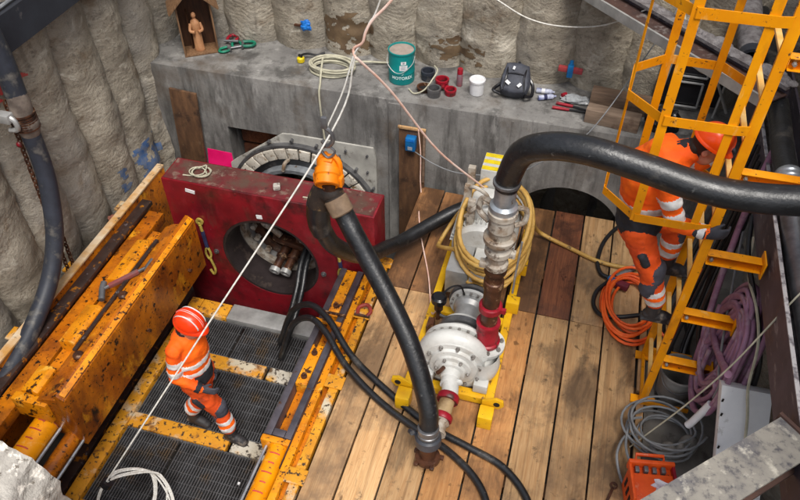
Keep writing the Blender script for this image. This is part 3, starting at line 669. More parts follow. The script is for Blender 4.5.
# pipe end with valves seen through the hole
jp = thing('jacking_pipe', 'white ringed jacking pipe end with valves seen through the red block', 'pipe', (-2.62, 5.2, -.5))
pc = (-2.735, 5.13, -.19)
MB().ring(pc, (0, 1, 0), .43, .495, .06, 56).build('end_ring', M['white_dirty'], jp)
MB().ring((pc[0], 5.20, pc[2]), (0, 1, 0), .44, .55, .10, 56).build('pipe_shell', M['zinc'], jp)
MB().ring((pc[0], 5.26, pc[2]), (0, 1, 0), .30, .43, .03, 40).build('inner_flange', M['rust'], jp)
MB().lathe([(.43, 0), (.43, .03)], (pc[0], 5.34, pc[2]), (0, 1, 0), 40).build('bulkhead', M['dark'], jp)  # black disc stands in for the shade deep in the pipe
mb = MB()
for a in (120, 150, 175, 200, 230): mb = MB().lathe([(.035, 0), (.035, .05)], (pc[0] + .36 * math.cos(math.radians(a)), 5.2, pc[2] + .36 * math.sin(math.radians(a))), (0, -1, 0), 6); mb.build('bolt', M['white_dirty'], jp)
for dx in (-.05, .075):
    v = MB().lathe([(.045, 0), (.045, .16), (.062, .16), (.062, .2), (.048, .2), (.048, .42)], (pc[0] + dx, 4.92, -.50), (.12, 1, .35), 18).build('pipe_stub', M['rust'], jp)
    MB().ring((pc[0] + dx - .004, 4.90, -.508), (.12, 1, .35), .034, .06, .05, 22).build('pipe_end', M['zinc'], v)
bits('valve_block', [MB().box((pc[0] + p[0], p[1], pc[2] + p[2]), s_, rotm('Y', 12)) for p, s_ in (((.06, 5.18, -.10), (.34, .10, .07)), ((.20, 5.2, .0), (.12, .14, .12)), ((-.10, 5.22, -.06), (.1, .1, .14)), ((.12, 5.25, .06), (.2, .08, .06)))], M['rust'], jp, bevel=.015)
X_ = pc[0]
bits('elbow', [MB().tube([(X_ - .18, 5.17, .06), (X_ - .23, 5.17, -.06), (X_ - .12, 5.17, -.14), (X_ - .04, 5.16, -.20)], .035, 10, 5), MB().tube([(X_ + .17, 5.17, -.22), (X_ + .26, 5.12, -.18), (X_ + .34, 5.14, -.24)], .03, 10, 5)], M['white_dirty'], jp)
for z_, lab in ((.02, 'upper'), (-.26, 'lower')):
    tag(MB().bb(-3.76, -3.16, 6.42, 6.47, z_ - .03, z_ + .20).build('packing_board', M['plank_red'], None, bevel=.004), lab + ' dark packing board inside the square recess left of the launch seal', 'board')
# launch seal on the head wall
ls = thing('launch_seal', 'round launch seal of pale stained segments on a bolted steel plate in the headwall', 'seal ring', (-2.9, 6.1, -1.1))
c = Vector((-2.9, 6.13, -.67))
# plate: polygon with clipped upper left corner, hole cut as an annular strip
n = 64; outer = []; inner = []
for k in range(n):
    a = 2 * PI * k / n; dx, dz = math.cos(a), math.sin(a)
    tx = (.90 / dx) if dx > 1e-6 else (-.93 / dx if dx < -1e-6 else 9); tz = (1.06 / dz) if dz > 1e-6 else (-.45 / dz if dz < -1e-6 else 9)
    t_ = min(tx, tz, 9)
    if dx < 0 and dz > 0:
        q = .965 / (dz * .80 - dx * .60) if (dz * .80 - dx * .60) > 0 else 9; t_ = min(t_, q)
    t_ = max(t_, .935); outer.append((dx * t_, dz * t_)); inner.append((dx * .93, dz * .93))
mb = MB(); vs = []
for yy in (6.168, 6.192):
    for q in (outer, inner): vs += [(c.x + p[0], yy, c.z + p[1]) for p in q]
fs = []
for k in range(n):
    j = (k + 1) % n
    fs += [(k, j, n + j, n + k), (2 * n + k, 3 * n + k, 3 * n + j, 2 * n + j), (k, 2 * n + k, 2 * n + j, j), (n + k, n + j, 3 * n + j, 3 * n + k)]
mb.add(vs, fs).build('seal_plate', mat('grimy_pale_steel', S(184, 182, 174), S(150, 148, 142), 4, rough=.6, bump=.2, layers=[(S(92, 84, 74), 7, .58, .7)]), ls)
MB().ring((c.x, 6.10, c.z), (0, 1, 0), .925, .955, .07, 72).build('rim', M['steel'], ls)
rnd = random.Random(5)
for k in range(36):
    a0, a1 = 2 * PI * k / 36 + .012, 2 * PI * (k + 1) / 36 - .012
    if math.sin((a0 + a1) / 2) < -.3: continue
    sg = MB(); vs = []
    for yy in (6.085, 6.125):
        for a, r_ in ((a0, .775), (a1, .775), (a1, .915), (a0, .915)): vs.append((c.x + r_ * math.cos(a), yy + (.01 if r_ < .8 else 0), c.z + r_ * math.sin(a)))
    sg.add(vs, [(0, 1, 2, 3), (7, 6, 5, 4), (0, 4, 5, 1), (1, 5, 6, 2), (2, 6, 7, 3), (3, 7, 4, 0)]).build('seal_segment', M['segment'], ls, bevel=.006)
MB().ring((c.x, 6.09, c.z), (0, 1, 0), .70, .77, .5, 72).build('rubber_lip', M['rubber'], ls)
MB().ring((c.x, 5.98, c.z), (0, 1, 0), .655, .70, .9, 72).build('pipe_collar', M['silver'], ls)
MB().ring((c.x, 6.05, c.z), (0, 1, 0), .60, .654, .9, 72).build('pipe_shell', M['concrete'], ls)
for a in (48, 62, 78, 95, 112, 30): MB().lathe([(.018, 0), (.018, .05)], (c.x + 1.0 * math.cos(math.radians(a)), 6.168, c.z + 1.0 * math.sin(math.radians(a))), (0, -1, 0), 6).build('bolt', M['steel'], ls)
for x, z in ((-2.1, .28), (-2.35, .30), (-2.1, .05), (-2.08, -.2), (-2.6, .33)): MB().lathe([(.014, 0), (.014, .025)], (x, 6.168, z), (0, -1, 0), 8).build('bolt', M['steel'], ls)
for a in (62, 100): 
    p = (c.x + .76 * math.cos(math.radians(a)), 6.0, c.z + .76 * math.sin(math.radians(a))); MB().tube([(p[0], 6.10, p[2]), (p[0], 5.98, p[2] + .03), (p[0] - .02, 5.96, p[2] - .06)], .022, 8, 4).build('clip', M['white_dirty'], ls)
MB().lathe([(.80, 0), (.80, .01)], (c.x, 7.0, c.z), (0, 1, 0), 40).build('tunnel_back', M['dark'], ls)  # black end disc paints the tunnel's shaded depth
# ================================================================== SLURRY PUMP
pu = thing('slurry_pump', 'white slurry pump with tall stained riser pipe on a yellow skid', 'pump', (-.53, 4.2, 0))
M['bolt_grey'] = mat('grey_bolt_steel', S(150, 146, 142), S(104, 98, 92), 30, rough=.4, metal=.3)
# skid
MB().bb(-.245, -.175, 3.36, 5.62, .02, .12).build('skid_rail', M['yellow_skid'], pu, bevel=.008)
MB().bb(-.935, -.865, 3.36, 5.62, .02, .12).build('skid_rail', M['yellow_skid'], pu, bevel=.008)
for y in (3.52, 4.35, 5.1): MB().bb(-.865, -.245, y - .04, y + .04, .03, .11).build('skid_cross_bar', M['yellow_skid'], pu, bevel=.006)
MB().bb(-.86, -.25, 3.60, 3.95, .112, .13).build('base_plate', M['yellow_skid'], pu, bevel=.004)
for x, dx in ((-.90, -1), (-.21, 1)):
    MB().bb(x - .06, x + .06, 3.27, 3.40, .0, .155).build('skid_foot', M['yellow_skid'], pu, bevel=.012)
    pts = [(-.05, 0), (.09, .0), (.13, .05), (.12, .11), (.06, .13), (-.05, .07)]
    lug = MB().prism([(p[0] * dx, p[1]) for p in pts], (x, 3.43, .12), (1, 0, 0), (0, 0, 1), (0, -.025, 0)).build('lifting_lug', M['yellow_skid'], pu, bevel=.006)
    MB().lathe([(.026, 0), (.026, .004)], (x + .07 * dx, 3.4045, .185), (0, -1, 0), 14).build('eye', M['dark'], lug)
for y in (4.5, 5.0): MB().bb(-.25, -.13, y - .05, y + .05, .12, .26).build('bracket', M['yellow_skid'], pu, bevel=.01)
# volute: spiral casing around the shaft (axis along y)
ax = Vector((-.545, 3.68, .33))
vs = []; fs = []; na, nb = 56, 14
for i in range(na + 1):
    t = i / na; a = math.radians(20) + t * 2 * PI       # grows counter-clockwise as seen from the inlet
    R = .22 + .035 * t; r = .072 + .045 * t
    for k in range(nb):
        b = 2 * PI * k / nb
        rr = R + r * math.cos(b); vs.append(ax + Vector((rr * math.cos(a), r * .95 * math.sin(b), rr * math.sin(a))))
for i in range(na):
    for k in range(nb): fs.append((i * nb + k, i * nb + (k + 1) % nb, (i + 1) * nb + (k + 1) % nb, (i + 1) * nb + k))
mb = MB(); mb.add(vs, fs)
mb.lathe([(.19, -.055), (.20, -.02), (.20, .09)], ax, (0, 1, 0), 40)
mb.tube([ax + Vector((.10, 0, -.15)), ax + Vector((.19, .04, -.07)), ax + Vector((.22, .10, .02)), ax + Vector((.22, .10, .12))], [.115, .115, .11, .105], 20, 5)
mb.build('volute_casing', M['white_paint'], pu, sharp=60)
# front cover (stepped disc) and its bolts
MB().lathe([(.25, .03), (.25, .085), (.205, .09), (.195, .115), (.155, .12), (.15, .14), (.115, .145), (.11, .175), (.085, .18), (.078, .23), (.066, .24), (.066, .30)], ax, (0, -1, 0), 40).build('front_cover', M['white_paint'], pu, sharp=30)
mb = MB()
for k in range(10):
    a = 2 * PI * k / 10 + .2; MB().lathe([(.018, 0), (.018, .02), (.010, .02), (.010, .038)], ax + Vector((  .228 * math.cos(a), -.084, .228 * math.sin(a))), (0, -1, 0), 6).build('cover_bolt', M['bolt_grey'], pu)
for k in range(6):
    a = 2 * PI * k / 6; MB().lathe([(.014, 0), (.014, .02), (.008, .03)], ax + Vector((.133 * math.cos(a), -.138, .133 * math.sin(a))), (0, -1, 0), 6).build('cover_bolt', M['bolt_grey'], pu)
MB().tube([ax + Vector((-.06, -.2, .09)), ax + Vector((-.08, -.25, .10)), ax + Vector((-.10, -.25, .07))], .018, 8).build('drain_cock', M['rust'], pu)
MB().ell(ax + Vector((.08, -.26, .02)), (.035, .02, .035)).build('cap', M['white_paint'], pu)
MB().bb(-.36, -.24, 3.52, 3.60, .12, .22).build('casing_foot', M['white_paint'], pu, bevel=.01)
MB().bb(-.82, -.70, 3.52, 3.60, .12, .22).build('casing_foot', M['white_paint'], pu, bevel=.01)
# back plate, bearing housing and rings
MB().lathe([(.30, .07), (.30, .105), (.24, .12), (.20, .20)], ax, (0, 1, 0), 40).build('back_plate', M['white_paint'], pu, sharp=30)
MB().lathe([(.20, .22), (.22, .23), (.22, .27), (.16, .29)], ax, (0, 1, 0), 36).build('adapter_ring', M['steel'], pu, sharp=30)
MB().lathe([(.15, .2), (.15, .30), (.115, .34), (.115, .50), (.14, .54), (.14, .62)], ax, (0, 1, 0), 32).build('bearing_housing', M['zinc'], pu, sharp=30)
MB().ring(ax + Vector((0, .28, 0)), (0, 1, 0), .10, .19, .035, 40).build('housing_ring', M['white_paint'], pu)
MB().ring(ax + Vector((0, .58, 0)), (0, 1, 0), .08, .185, .03, 40).build('housing_ring', M['white_paint'], pu)
MB().ring(ax + Vector((0, .625, 0)), (0, 1, 0), .08, .20, .03, 40).build('housing_ring', M['steel'], pu)
for k in range(9):
    a = PI * k / 8; MB().lathe([(.011, 0), (.011, .02)], ax + Vector((.165 * math.cos(a), .58, .165 * math.sin(a))), (0, -1, 0), 6).build('bolt', M['bolt_grey'], pu)
MB().lathe([(.12, .67), (.12, .74)], ax, (0, 1, 0), 28).build('shaft_coupling', M['dark'], pu)
mb = MB()
for k in range(12):
    a = PI * k / 12; MB().lathe([(.012, 0), (.012, .02)], ax + Vector((.285 * math.cos(a), .07, .285 * math.sin(a))), (0, -1, 0), 6).build('bolt', M['bolt_grey'], pu)
# oiler with black cap and its bent pipe
ol = MB().lathe([(.022, 0), (.022, .12), (.04, .13), (.04, .22)], (-.80, 4.12, .24), (0, 0, 1), 16).build('oiler', M['rust'], pu)
MB().lathe([(.06, 0), (.068, .01), (.068, .06), (.05, .075)], (-.80, 4.12, .46), (0, 0, 1), 22).build('oiler_cap', M['plastic_black'], ol)
MB().tube([(-.80, 4.12, .30), (-.72, 4.1, .30), (-.62, 4.12, .34)], .014, 8, 5).build('oil_pipe', M['steel'], ol)
MB().tube([(-.80, 4.14, .50), (-.72, 4.18, .60), (-.64, 4.22, .60), (-.60, 4.24, .48)], .009, 6, 6).build('oil_tube', M['cable_black'], ol)
mb = MB(); mb.tube([(-.86, 3.98, .12), (-.84, 4.0, .26), (-.78, 3.95, .30), (-.70, 3.98, .25)], .018, 8, 5); mb.box((-.85, 4.05, .2), (.06, .12, .1))
mb.build('flush_valve', M['rust'], pu, bevel=.006)
# electric motor: two pale cover plates, finned body, white terminal boxes
MB().bb(-.83, -.625, 4.50, 4.88, .18, .47).build('motor_cover', M['zinc'], pu, bevel=.012)
MB().bb(-.615, -.40, 4.50, 4.88, .18, .47).build('motor_cover', M['white_paint'], pu, bevel=.012)
mo = MB().lathe([(.25, 0), (.28, .03), (.28, .72), (.24, .78)], (-.58, 4.86, .43), (0, 1, 0), 36).build('motor_body', M['white_paint'], pu, sharp=30)
mb = MB()
for k in range(22):
    a = PI * (k + .5) / 22; mb.bar((-.58 + .29 * math.cos(a), 4.92, .43 + .29 * math.sin(a)), (-.58 + .29 * math.cos(a), 5.56, .43 + .29 * math.sin(a)), .035, .008, up=(-math.sin(a), 0, math.cos(a)))
mb.build('cooling_fins', M['white_paint'], mo)
MB().bb(-.74, -.46, 4.98, 5.30, .70, .84).build('terminal_box', M['white_paint'], pu, bevel=.015)
MB().bb(-.71, -.49, 5.32, 5.60, .66, 1.02).build('control_box', M['white_paint'], pu, bevel=.012)
mb = MB()
for i, y in enumerate((5.36, 5.46, 5.56)): mb.bb(-.705, -.495, y - .028, y + .028, 1.0205, 1.023)
mb.build('warning_stripe', M['yellow_tape'], pu)
for x, y, h in ((-.78, 5.12, .36), (-.79, 5.32, .42), (-.71, 4.95, .34)):
    MB().bb(x - .035, x + .035, y - .03, y + .03, .62, .62 + h).build('valve_post', M['white_dirty'], pu, bevel=.01)
mb = MB()
for p in ([(-.78, 5.12, .95), (-.70, 5.05, 1.02), (-.60, 5.05, .96), (-.58, 5.1, .84)], [(-.76, 4.95, .75), (-.68, 4.9, .9), (-.60, 4.95, .95), (-.55, 5.05, .85)], [(-.79, 5.3, .8), (-.72, 5.2, .7), (-.7, 5.0, .64)]): mb.tube(p, .018, 8, 5)
mb.build('pipework', M['white_dirty'], pu)
MB().bb(-.42, -.36, 4.95, 5.45, .55, .80).build('side_box', M['white_paint'], pu, bevel=.012)
# discharge riser, flange to hose
rx, ry = -.325, 3.80
def L(name, prof, m, n=28, sharp=32, parent=pu): return MB().lathe(prof, (rx, ry, 0), (0, 0, 1), n).build(name, M[m], parent, sharp=sharp)
fl = L('discharge_flange', [(.105, .36), (.105, .415), (.158, .418), (.158, .452), (.11, .452), (.11, .475)], 'white_paint')
mb = MB()
for k in range(8):
    a = 2 * PI * k / 8 + .3; MB().lathe([(.018, 0), (.018, .022), (.01, .022), (.01, .036)], (rx + .13 * math.cos(a), ry + .13 * math.sin(a), .453), (0, 0, 1), 6).build('flange_bolt', M['bolt_grey'], fl)
L('red_reducer', [(.112, .47), (.112, .50), (.098, .51), (.086, .68), (.098, .69), (.098, .72)], 'redpart')
L('riser_pipe', [(.068, .70), (.068, 1.34)], 'rust')
L('pipe_clamp', [(.083, .86), (.092, .87), (.092, .92), (.083, .93)], 'redpart')
MB().box((rx + .10, ry - .02, .895), (.05, .03, .04)).build('clamp_bolt', M['redpart'], pu)
L('riser_pipe', [(.078, 1.14), (.078, 1.20), (.066, 1.21), (.066, 1.28), (.085, 1.30), (.085, 1.35)], 'rust')
L('valve_body', [(.07, 1.34), (.088, 1.36), (.088, 1.40), (.07, 1.42), (.078, 1.48), (.098, 1.50), (.098, 1.54), (.075, 1.56), (.08, 1.62)], 'white_dirty')
L('valve_flange', [(.115, 1.62), (.118, 1.63), (.118, 1.66), (.105, 1.67)], 'white_dirty')
L('valve_body', [(.082, 1.67), (.082, 1.72), (.094, 1.74), (.088, 1.84), (.105, 1.86), (.105, 1.90), (.085, 1.91)], 'white_dirty')
bits('valve_handle', [MB().tube([(rx - .09, ry, 1.78), (rx - .17, ry + .05, 1.82), (rx - .16, ry + .06, 1.92), (rx - .07, ry + .02, 1.93)], .022, 8, 5), MB().tube([(rx + .09, ry, 1.78), (rx + .15, ry + .03, 1.80), (rx + .155, ry + .04, 1.9), (rx + .08, ry + .01, 1.94)], .02, 8, 5)], M['white_dirty'], pu)
bits('valve_boss', [MB().box((rx + .09, ry, 1.5), (.08, .05, .05)), MB().box((rx - .09, ry - .02, 1.38), (.06, .06, .05))], M['white_dirty'], pu, bevel=.006)
L('hose_socket', [(.092, 1.90), (.098, 1.92), (.098, 1.95), (.076, 1.97), (.074, 2.14), (.080, 2.15)], 'silver')
MB().tube([(rx + .16, ry + .02, 1.62), (rx + .15, ry + .0, 1.3), (rx + .15, ry, 1.1)], .008, 6).build('lever_rod', M['silver'], pu)
# suction pipe towards the viewer: red couplings, brown pipe, valve
i0 = ax + Vector((.03, -.36, -.01)); dr = Vector((-.05, -1, -.10)).normalized()
MB().tube([ax + Vector((0, -.22, 0)), ax + Vector((.02, -.30, 0)), i0, i0 + dr * .04], .068, 20, 4).build('suction_neck', M['white_paint'], pu)
MB().lathe([(.084, 0), (.09, .008), (.09, .05), (.084, .058)], i0 + dr * .02, dr, 28).build('suction_coupling', M['redpart'], pu)
MB().lathe([(.062, 0), (.062, .14)], i0 + dr * .07, dr, 24).build('suction_pipe', mat('tan_stained_pipe', S(164, 140, 104), S(112, 88, 60), 8, rough=.45, bump=.3, layers=[(S(206, 196, 176), 7, .58, .68)]), pu)
MB().lathe([(.078, 0), (.084, .008), (.084, .04), (.078, .05)], i0 + dr * .20, dr, 28).build('suction_coupling', M['redpart'], pu)
MB().lathe([(.066, 0), (.074, .02), (.056, .04), (.056, .08), (.07, .10), (.07, .12)], i0 + dr * .25, dr, 22).build('suction_valve', M['white_dirty'], pu)

# ================================================================== HOSES
def hose(name, label, pts, r, m, n=14, sub=10, cat='hose', group=None):
    o = MB().tube(pts, r, n, sub).build(name, M[m], None, sharp=60)
    return tag(o, label, cat, group)
# big discharge hose from the riser to the right, over the waler
o = thing('discharge_hose', 'thick black discharge hose arching from the pump riser over the yellow ladder cage', 'hose', (rx, ry, 2.14))
MB().tube([(rx, ry, 2.10), (rx + .01, ry, 2.21), (-.25, 3.76, 2.43), (-.09, 3.69, 2.565), (.14, 3.63, 2.62), (.44, 3.59, 2.595), (.80, 3.56, 2.54), (1.10, 3.55, 2.54), (1.5, 3.55, 2.60), (2.0, 3.6, 2.64), (2.9, 3.7, 2.6)], [.08, .084, .087, .088, .088, .088, .088, .088, .088, .088, .088], 20, 12).build('hose_body', M['rubber'], o, sharp=60)
MB().lathe([(.094, 0), (.094, .02), (.09, .025)], (rx, ry, 2.135), (0, 0, 1), 24).build('hose_clamp', M['steel'], o)
# hose hanging from the cord, open fitting above the planks
hh = thing('hanging_hose', 'black hose hung by an orange cast cap with an open rusty fitting over the planks', 'hose', (-.57, 2.8, .1))
hp = [(-1.505, 3.70, 1.79), (-1.44, 3.68, 1.68), (-1.355, 3.62, 1.575), (-1.225, 3.54, 1.415), (-1.085, 3.44, 1.26), (-.935, 3.32, 1.10), (-.805, 3.2, .945), (-.675, 3.05, .735), (-.605, 2.95, .58), (-.583, 2.885, .43)]
MB().tube(hp, .074, 18, 8).build('hose_body', M['rubber'], hh, sharp=60)
d0 = (Vector(hp[2]) - Vector(hp[0])).normalized()
MB().lathe([(.079, 0), (.088, .01), (.088, .12), (.078, .13)], Vector(hp[0]) - d0 * .03, d0, 22).build('hose_sleeve', mat('brown_wrap', S(132, 110, 88), S(96, 78, 62), 9, rough=.7, bump=.5), hh)
MB().tube([Vector(hp[0]) + d0 * .03, Vector(hp[0]) - d0 * .05, (-1.55, 3.72, 1.85), (-1.61, 3.74, 1.83), (-1.655, 3.74, 1.74), (-1.67, 3.74, 1.66)], [.076, .08, .086, .088, .088, .086], 20, 8).build('pipe_elbow', M['old_rust'], hh, sharp=60)
MB().tube([(-1.668, 3.74, 1.70), (-1.675, 3.735, 1.60), (-1.67, 3.73, 1.50), (-1.65, 3.725, 1.42)], [.088, .09, .086, .075], 20, 6).build('rubber_bellow', M['rubber'], hh, sharp=60)
cp = Vector((-1.555, 3.69, 2.01)); cd = Vector((.16, -.72, -.48)).normalized()
MB().lathe([(.065, -.15), (.082, -.13), (.082, -.06), (.094, -.055), (.094, -.01), (.084, 0), (.088, .06), (.078, .065), (.072, .05)], cp, cd, 28).build('orange_cap', M['orange_valve'], hh, sharp=30)
bits('lifting_bail', [MB().tube([cp + Vector((s_ * .08, .05, .0)), cp + Vector((s_ * .07, .06, .10)), cp + Vector((s_ * .02, .07, .15))], .02, 8, 5) for s_ in (-1, 1)], M['orange_valve'], hh)
bits('cap_lug', [MB().box(cp + Vector((0, .06, .08)), (.06, .05, .11), rotm('X', 20)), MB().box(cp + Vector((-.085, .02, -.03)), (.045, .06, .08)), MB().box(cp + Vector((.085, .02, -.03)), (.045, .06, .08))], M['orange_valve'], hh, bevel=.008)
MB().tube([cp + Vector((0, .03, -.05)), (-1.55, 3.72, 1.86)], .068, 16).build('cap_neck', M['rust'], hh)
e = Vector((-.582, 2.87, .37)); ed = Vector((.05, -.16, -.98)).normalized()
MB().lathe([(.078, -.10), (.083, -.095), (.083, -.07), (.077, -.065), (.077, -.04), (.083, -.035), (.083, -.01), (.077, 0)], e, ed, 24).build('hose_clamp', M['steel'], hh)
MB().lathe([(.088, -.01), (.102, .005), (.102, .07), (.09, .085)], e, ed, 26).build('coupling_collar', mat('dark_grey_collar', S(66, 68, 74), S(48, 50, 56), 6, rough=.4), hh)
MB().tube([e + Vector((-.09, 0, -.01)), e + Vector((-.135, -.02, .04)), e + Vector((-.11, -.05, .07))], .02, 8, 4).build('lever', M['rubber_blue'], hh)
MB().lathe([(.06, .08), (.064, .16), (.064, .22), (.098, .225), (.098, .26), (.068, .265), (.05, .25), (.046, .18)], e, ed, 26).build('rusty_fitting', M['rust'], hh)
fx, fy, fd = frame(ed)
bits('claw_lug', [MB().box(e + ed * .245 + fx * (.108 * math.cos(a)) + fy * (.108 * math.sin(a)), (.034, .034, .03)) for a in [2 * PI * k / 5 + .4 for k in range(5)]], M['rust'], hh, bevel=.006)
hose('suction_hose', 'black hose running over the planks from behind the red block to the pump', [(-1.655, 3.73, 1.46), (-1.615, 3.82, 1.22), (-1.54, 4.08, .88), (-1.50, 4.4, .58), (-1.47, 4.75, .34), (-1.38, 5.02, .21), (-1.15, 5.34, .22), (-.95, 5.52, .28), (-.75, 5.62, .35)], .072, 'rubber', 16)
# twin thin hoses from the hole, over the right rail, across the planks
hose('hydraulic_hose', 'right one of the two thin black hoses crossing the right rail and the planks', [(-2.42, 5.22, -.10), (-2.42, 4.85, -.20), (-2.39, 4.60, -.34), (-2.40, 4.38, -.52), (-2.42, 4.16, -.66), (-2.36, 4.06, -.52), (-2.22, 4.10, -.10), (-2.0, 4.06, .12), (-1.75, 3.90, .16), (-1.45, 3.62, .10), (-1.05, 3.38, .05), (-.62, 3.16, .035), (-.30, 3.06, .035), (0, 2.96, .035), (.22, 2.75, .035), (.33, 2.45, .035), (.38, 2.1, .035)], .03, 'rubber', 10, 8)
hose('hydraulic_hose', 'left one of the two thin black hoses crossing the right rail and the planks', [(-2.36, 5.22, -.10), (-2.36, 4.85, -.20), (-2.33, 4.60, -.34), (-2.34, 4.38, -.52), (-2.36, 4.02, -.70), (-2.30, 3.93, -.54), (-2.16, 3.97, -.12), (-1.96, 3.93, .09), (-1.75, 3.79, .13), (-1.47, 3.52, .08), (-1.10, 3.28, .04), (-.72, 3.10, .035), (-.42, 2.97, .035), (-.18, 2.80, .035), (-.05, 2.6, .035), (.02, 2.3, .035), (.04, 2.0, .035)], .03, 'rubber', 10, 8)
# left wall hose with its wrapped joint
lh = thing('wall_hose', 'dark hose with a wrapped joint hanging down the left pile wall', 'hose', (-4.3, 3.5, 0))
MB().tube([(-4.34, 4.02, 2.7), (-4.31, 4.02, 2.32), (-4.30, 4.0, 2.02)], .085, 16, 8).build('hose_upper', M['rubber_blue'], lh, sharp=60)
MB().tube([(-4.30, 4.0, 2.06), (-4.29, 3.99, 1.95), (-4.30, 3.98, 1.84), (-4.29, 3.98, 1.76), (-4.30, 3.98, 1.66)], [.078, .086, .09, .098, .08], 16, 8).build('wrapped_joint', mat('grey_brown_wrap', S(120, 108, 98), S(78, 68, 62), 9, rough=.8, bump=.6), lh, sharp=60)
mb = MB()
for i in range(7): mb.ring((-4.30, 3.98, 1.72 + i * .022), (0, .03, 1), .085, .104, .012, 20)
mb.build('wire_binding', M['rust'], lh)
MB().tube([(-4.30, 3.98, 1.68), (-4.29, 3.96, 1.40), (-4.28, 3.90, 1.10), (-4.27, 3.74, .70), (-4.27, 3.50, .40), (-4.27, 3.22, .22), (-4.26, 2.9, .10), (-4.25, 2.5, .02), (-4.25, 2.0, -.02), (-4.25, 1.6, -.02)], .078, 16, 8).build('hose_lower', M['rubber_blue'], lh, sharp=60)
for s_, lab in ((0, 'rusty chain hanging on the left wall, the one nearer the hose joint'), (1, 'rusty chain hanging on the left wall, the one farther from the hose joint')):
    mb = MB(); mb.chain((-4.42, 4.06 - .08 * s_, 1.95), (-4.36, 3.86 - .08 * s_, -.1), .06, .0075)
    tag(mb.build('chain', M['rust'], None), lab, 'chain')
t = thing('wall_bracket', 'small pale steel clamp with a red tag on the left wall hose', 'clamp', (-4.3, 3.86, 1.7))
MB().bb(-4.48, -4.30, 3.82, 3.90, 1.84, 1.92).build('clamp_body', M['zinc'], t, bevel=.012)
MB().tube([(-4.34, 3.86, 1.9), (-4.28, 3.86, 1.86), (-4.28, 3.86, 1.78), (-4.36, 3.86, 1.76)], .022, 8, 4).build('hook', M['zinc'], t)
MB().ell((-4.36, 3.88, 1.60), (.025, .02, .03)).build('tag', M['redpart'], t)

# ropes
hk = Vector((-1.555, 3.74, 2.26))
K = Vector((-1.365, 3.85, 2.883))
end = Vector((-3.03, 2.09, -.20))
tag(MB().tube([end, end.lerp(hk + Vector((.04, 0, .10)), .5), hk + Vector((.035, 0, .10)), K], .0065, 8, 8).build('tag_line', M['rope_white'], None), 'taut white line from the coil on the grating up past the hook to the knot', 'rope')
tag(MB().tube([hk + Vector((.0, 0, .12)), hk.lerp(K, .6) + Vector((-.01, .01, 0)), K + Vector((-.008, 0, .01)), (-1.316, 3.85, 2.985), (-1.295, 3.85, 3.06), (-1.262, 3.85, 3.13), (-1.19, 3.86, 3.29), (-.9, 3.9, 4.2), (-.7, 3.95, 5.0)], .0055, 8, 6).build('rope', M['rope_white'], None), 'white cord rising from the hook through the knot to the top edge', 'rope')
tag(MB().tube([(-.62, 4.95, 1.12), (-.95, 4.50, 1.78), (-1.20, 4.10, 2.50), (-1.335, 3.87, 2.84), K, K + Vector((-.01, .01, .05)), (-1.312, 3.842, 2.99), (-1.285, 3.842, 3.07), (-1.24, 3.85, 3.15), (-1.10, 3.86, 3.32), (-.8, 3.9, 3.8), (-.2, 4.0, 5.0)], .0085, 8, 6).build('rope', M['rope_pink'], None), 'pale pink rope from the pump up through the knot to the top edge', 'rope')
t = thing('hoist_hook', 'small steel hook between the white cord and the orange cap', 'hook', hk)
MB().tube([hk + Vector((-.02, 0, .14)), hk + Vector((.03, 0, .10)), hk + Vector((.04, 0, .03)), hk + Vector((0, 0, -.02)), hk + Vector((-.035, 0, .02))], .016, 8, 6).build('hook_body', M['steel'], t)
MB().box(hk + Vector((-.01, 0, .17)), (.045, .035, .09)).build('swivel', M['steel'], t, bevel=.012)
MB().tube([hk + Vector((.0, 0, -.02)), hk + Vector((.05, 0, -.06)), hk + Vector((.0, -.01, -.11)), hk + Vector((-.05, 0, -.06))], .009, 6, 5, closed=True).build('link', M['steel'], t)
def coil(c, rx_, ry_, n, r, m, seed=0, wob=.06, lift=.012, axis=None, seg=26):
    rnd = random.Random(seed); mb = MB(); pts = []
    for i in range(n):
        ox, oy = rnd.uniform(-wob, wob) * rx_, rnd.uniform(-wob, wob) * ry_; k = 1 + rnd.uniform(-wob, wob)
        for j in range(seg):
            a = 2 * PI * j / seg; pts.append(Vector((c[0] + ox + math.cos(a) * rx_ * k, c[1] + oy + math.sin(a) * ry_ * k, c[2] + r + (i + j / seg) * lift + rnd.uniform(0, .004))))
    sm = [pts[0]] + [(pts[i - 1] + pts[i] * 2 + pts[i + 1]) / 4 for i in range(1, len(pts) - 1)] + [pts[-1]]
    for _ in range(3): sm = [sm[0]] + [(sm[i - 1] + sm[i] * 2 + sm[i + 1]) / 4 for i in range(1, len(sm) - 1)] + [sm[-1]]
    return mb.tube(sm, r, 8)
mb = MB(); rnd = random.Random(4)
for i in range(9):                      # loops hanging from the tie and spreading over the grating
    sp_ = rnd.uniform(.24, .5); dz = rnd.uniform(-.50, -.44); dx = rnd.uniform(-.05, .12)
    mb.tube([end, end + Vector((.03 + dx, .16, -.02 - .1 * sp_)), end + Vector((.22 + dx, .26, -.16)), end + Vector((sp_, .10, -.34)), end + Vector((sp_ * .9, -.18, dz)), end + Vector((.12 + dx, -.26, dz + .06)), end + Vector((-.02, -.14, -.16))], .0075, 7, 7, closed=True)
o = mb.build('rope_coil', M['rope_white'], None); tag(o, 'loose coil of white line lying on the grating at the lower left', 'rope coil')
tag(MB().ring(end + Vector((0, 0, -.02)), (.5, .4, .7), .014, .045, .05, 14).build('rope_tie', M['cable_black'], None), 'black tie round the white line above its coil', 'tie')
M['sticker'] = mat('torn_white_sticker', S(224, 220, 226), S(170, 150, 160), 22, rough=.6)
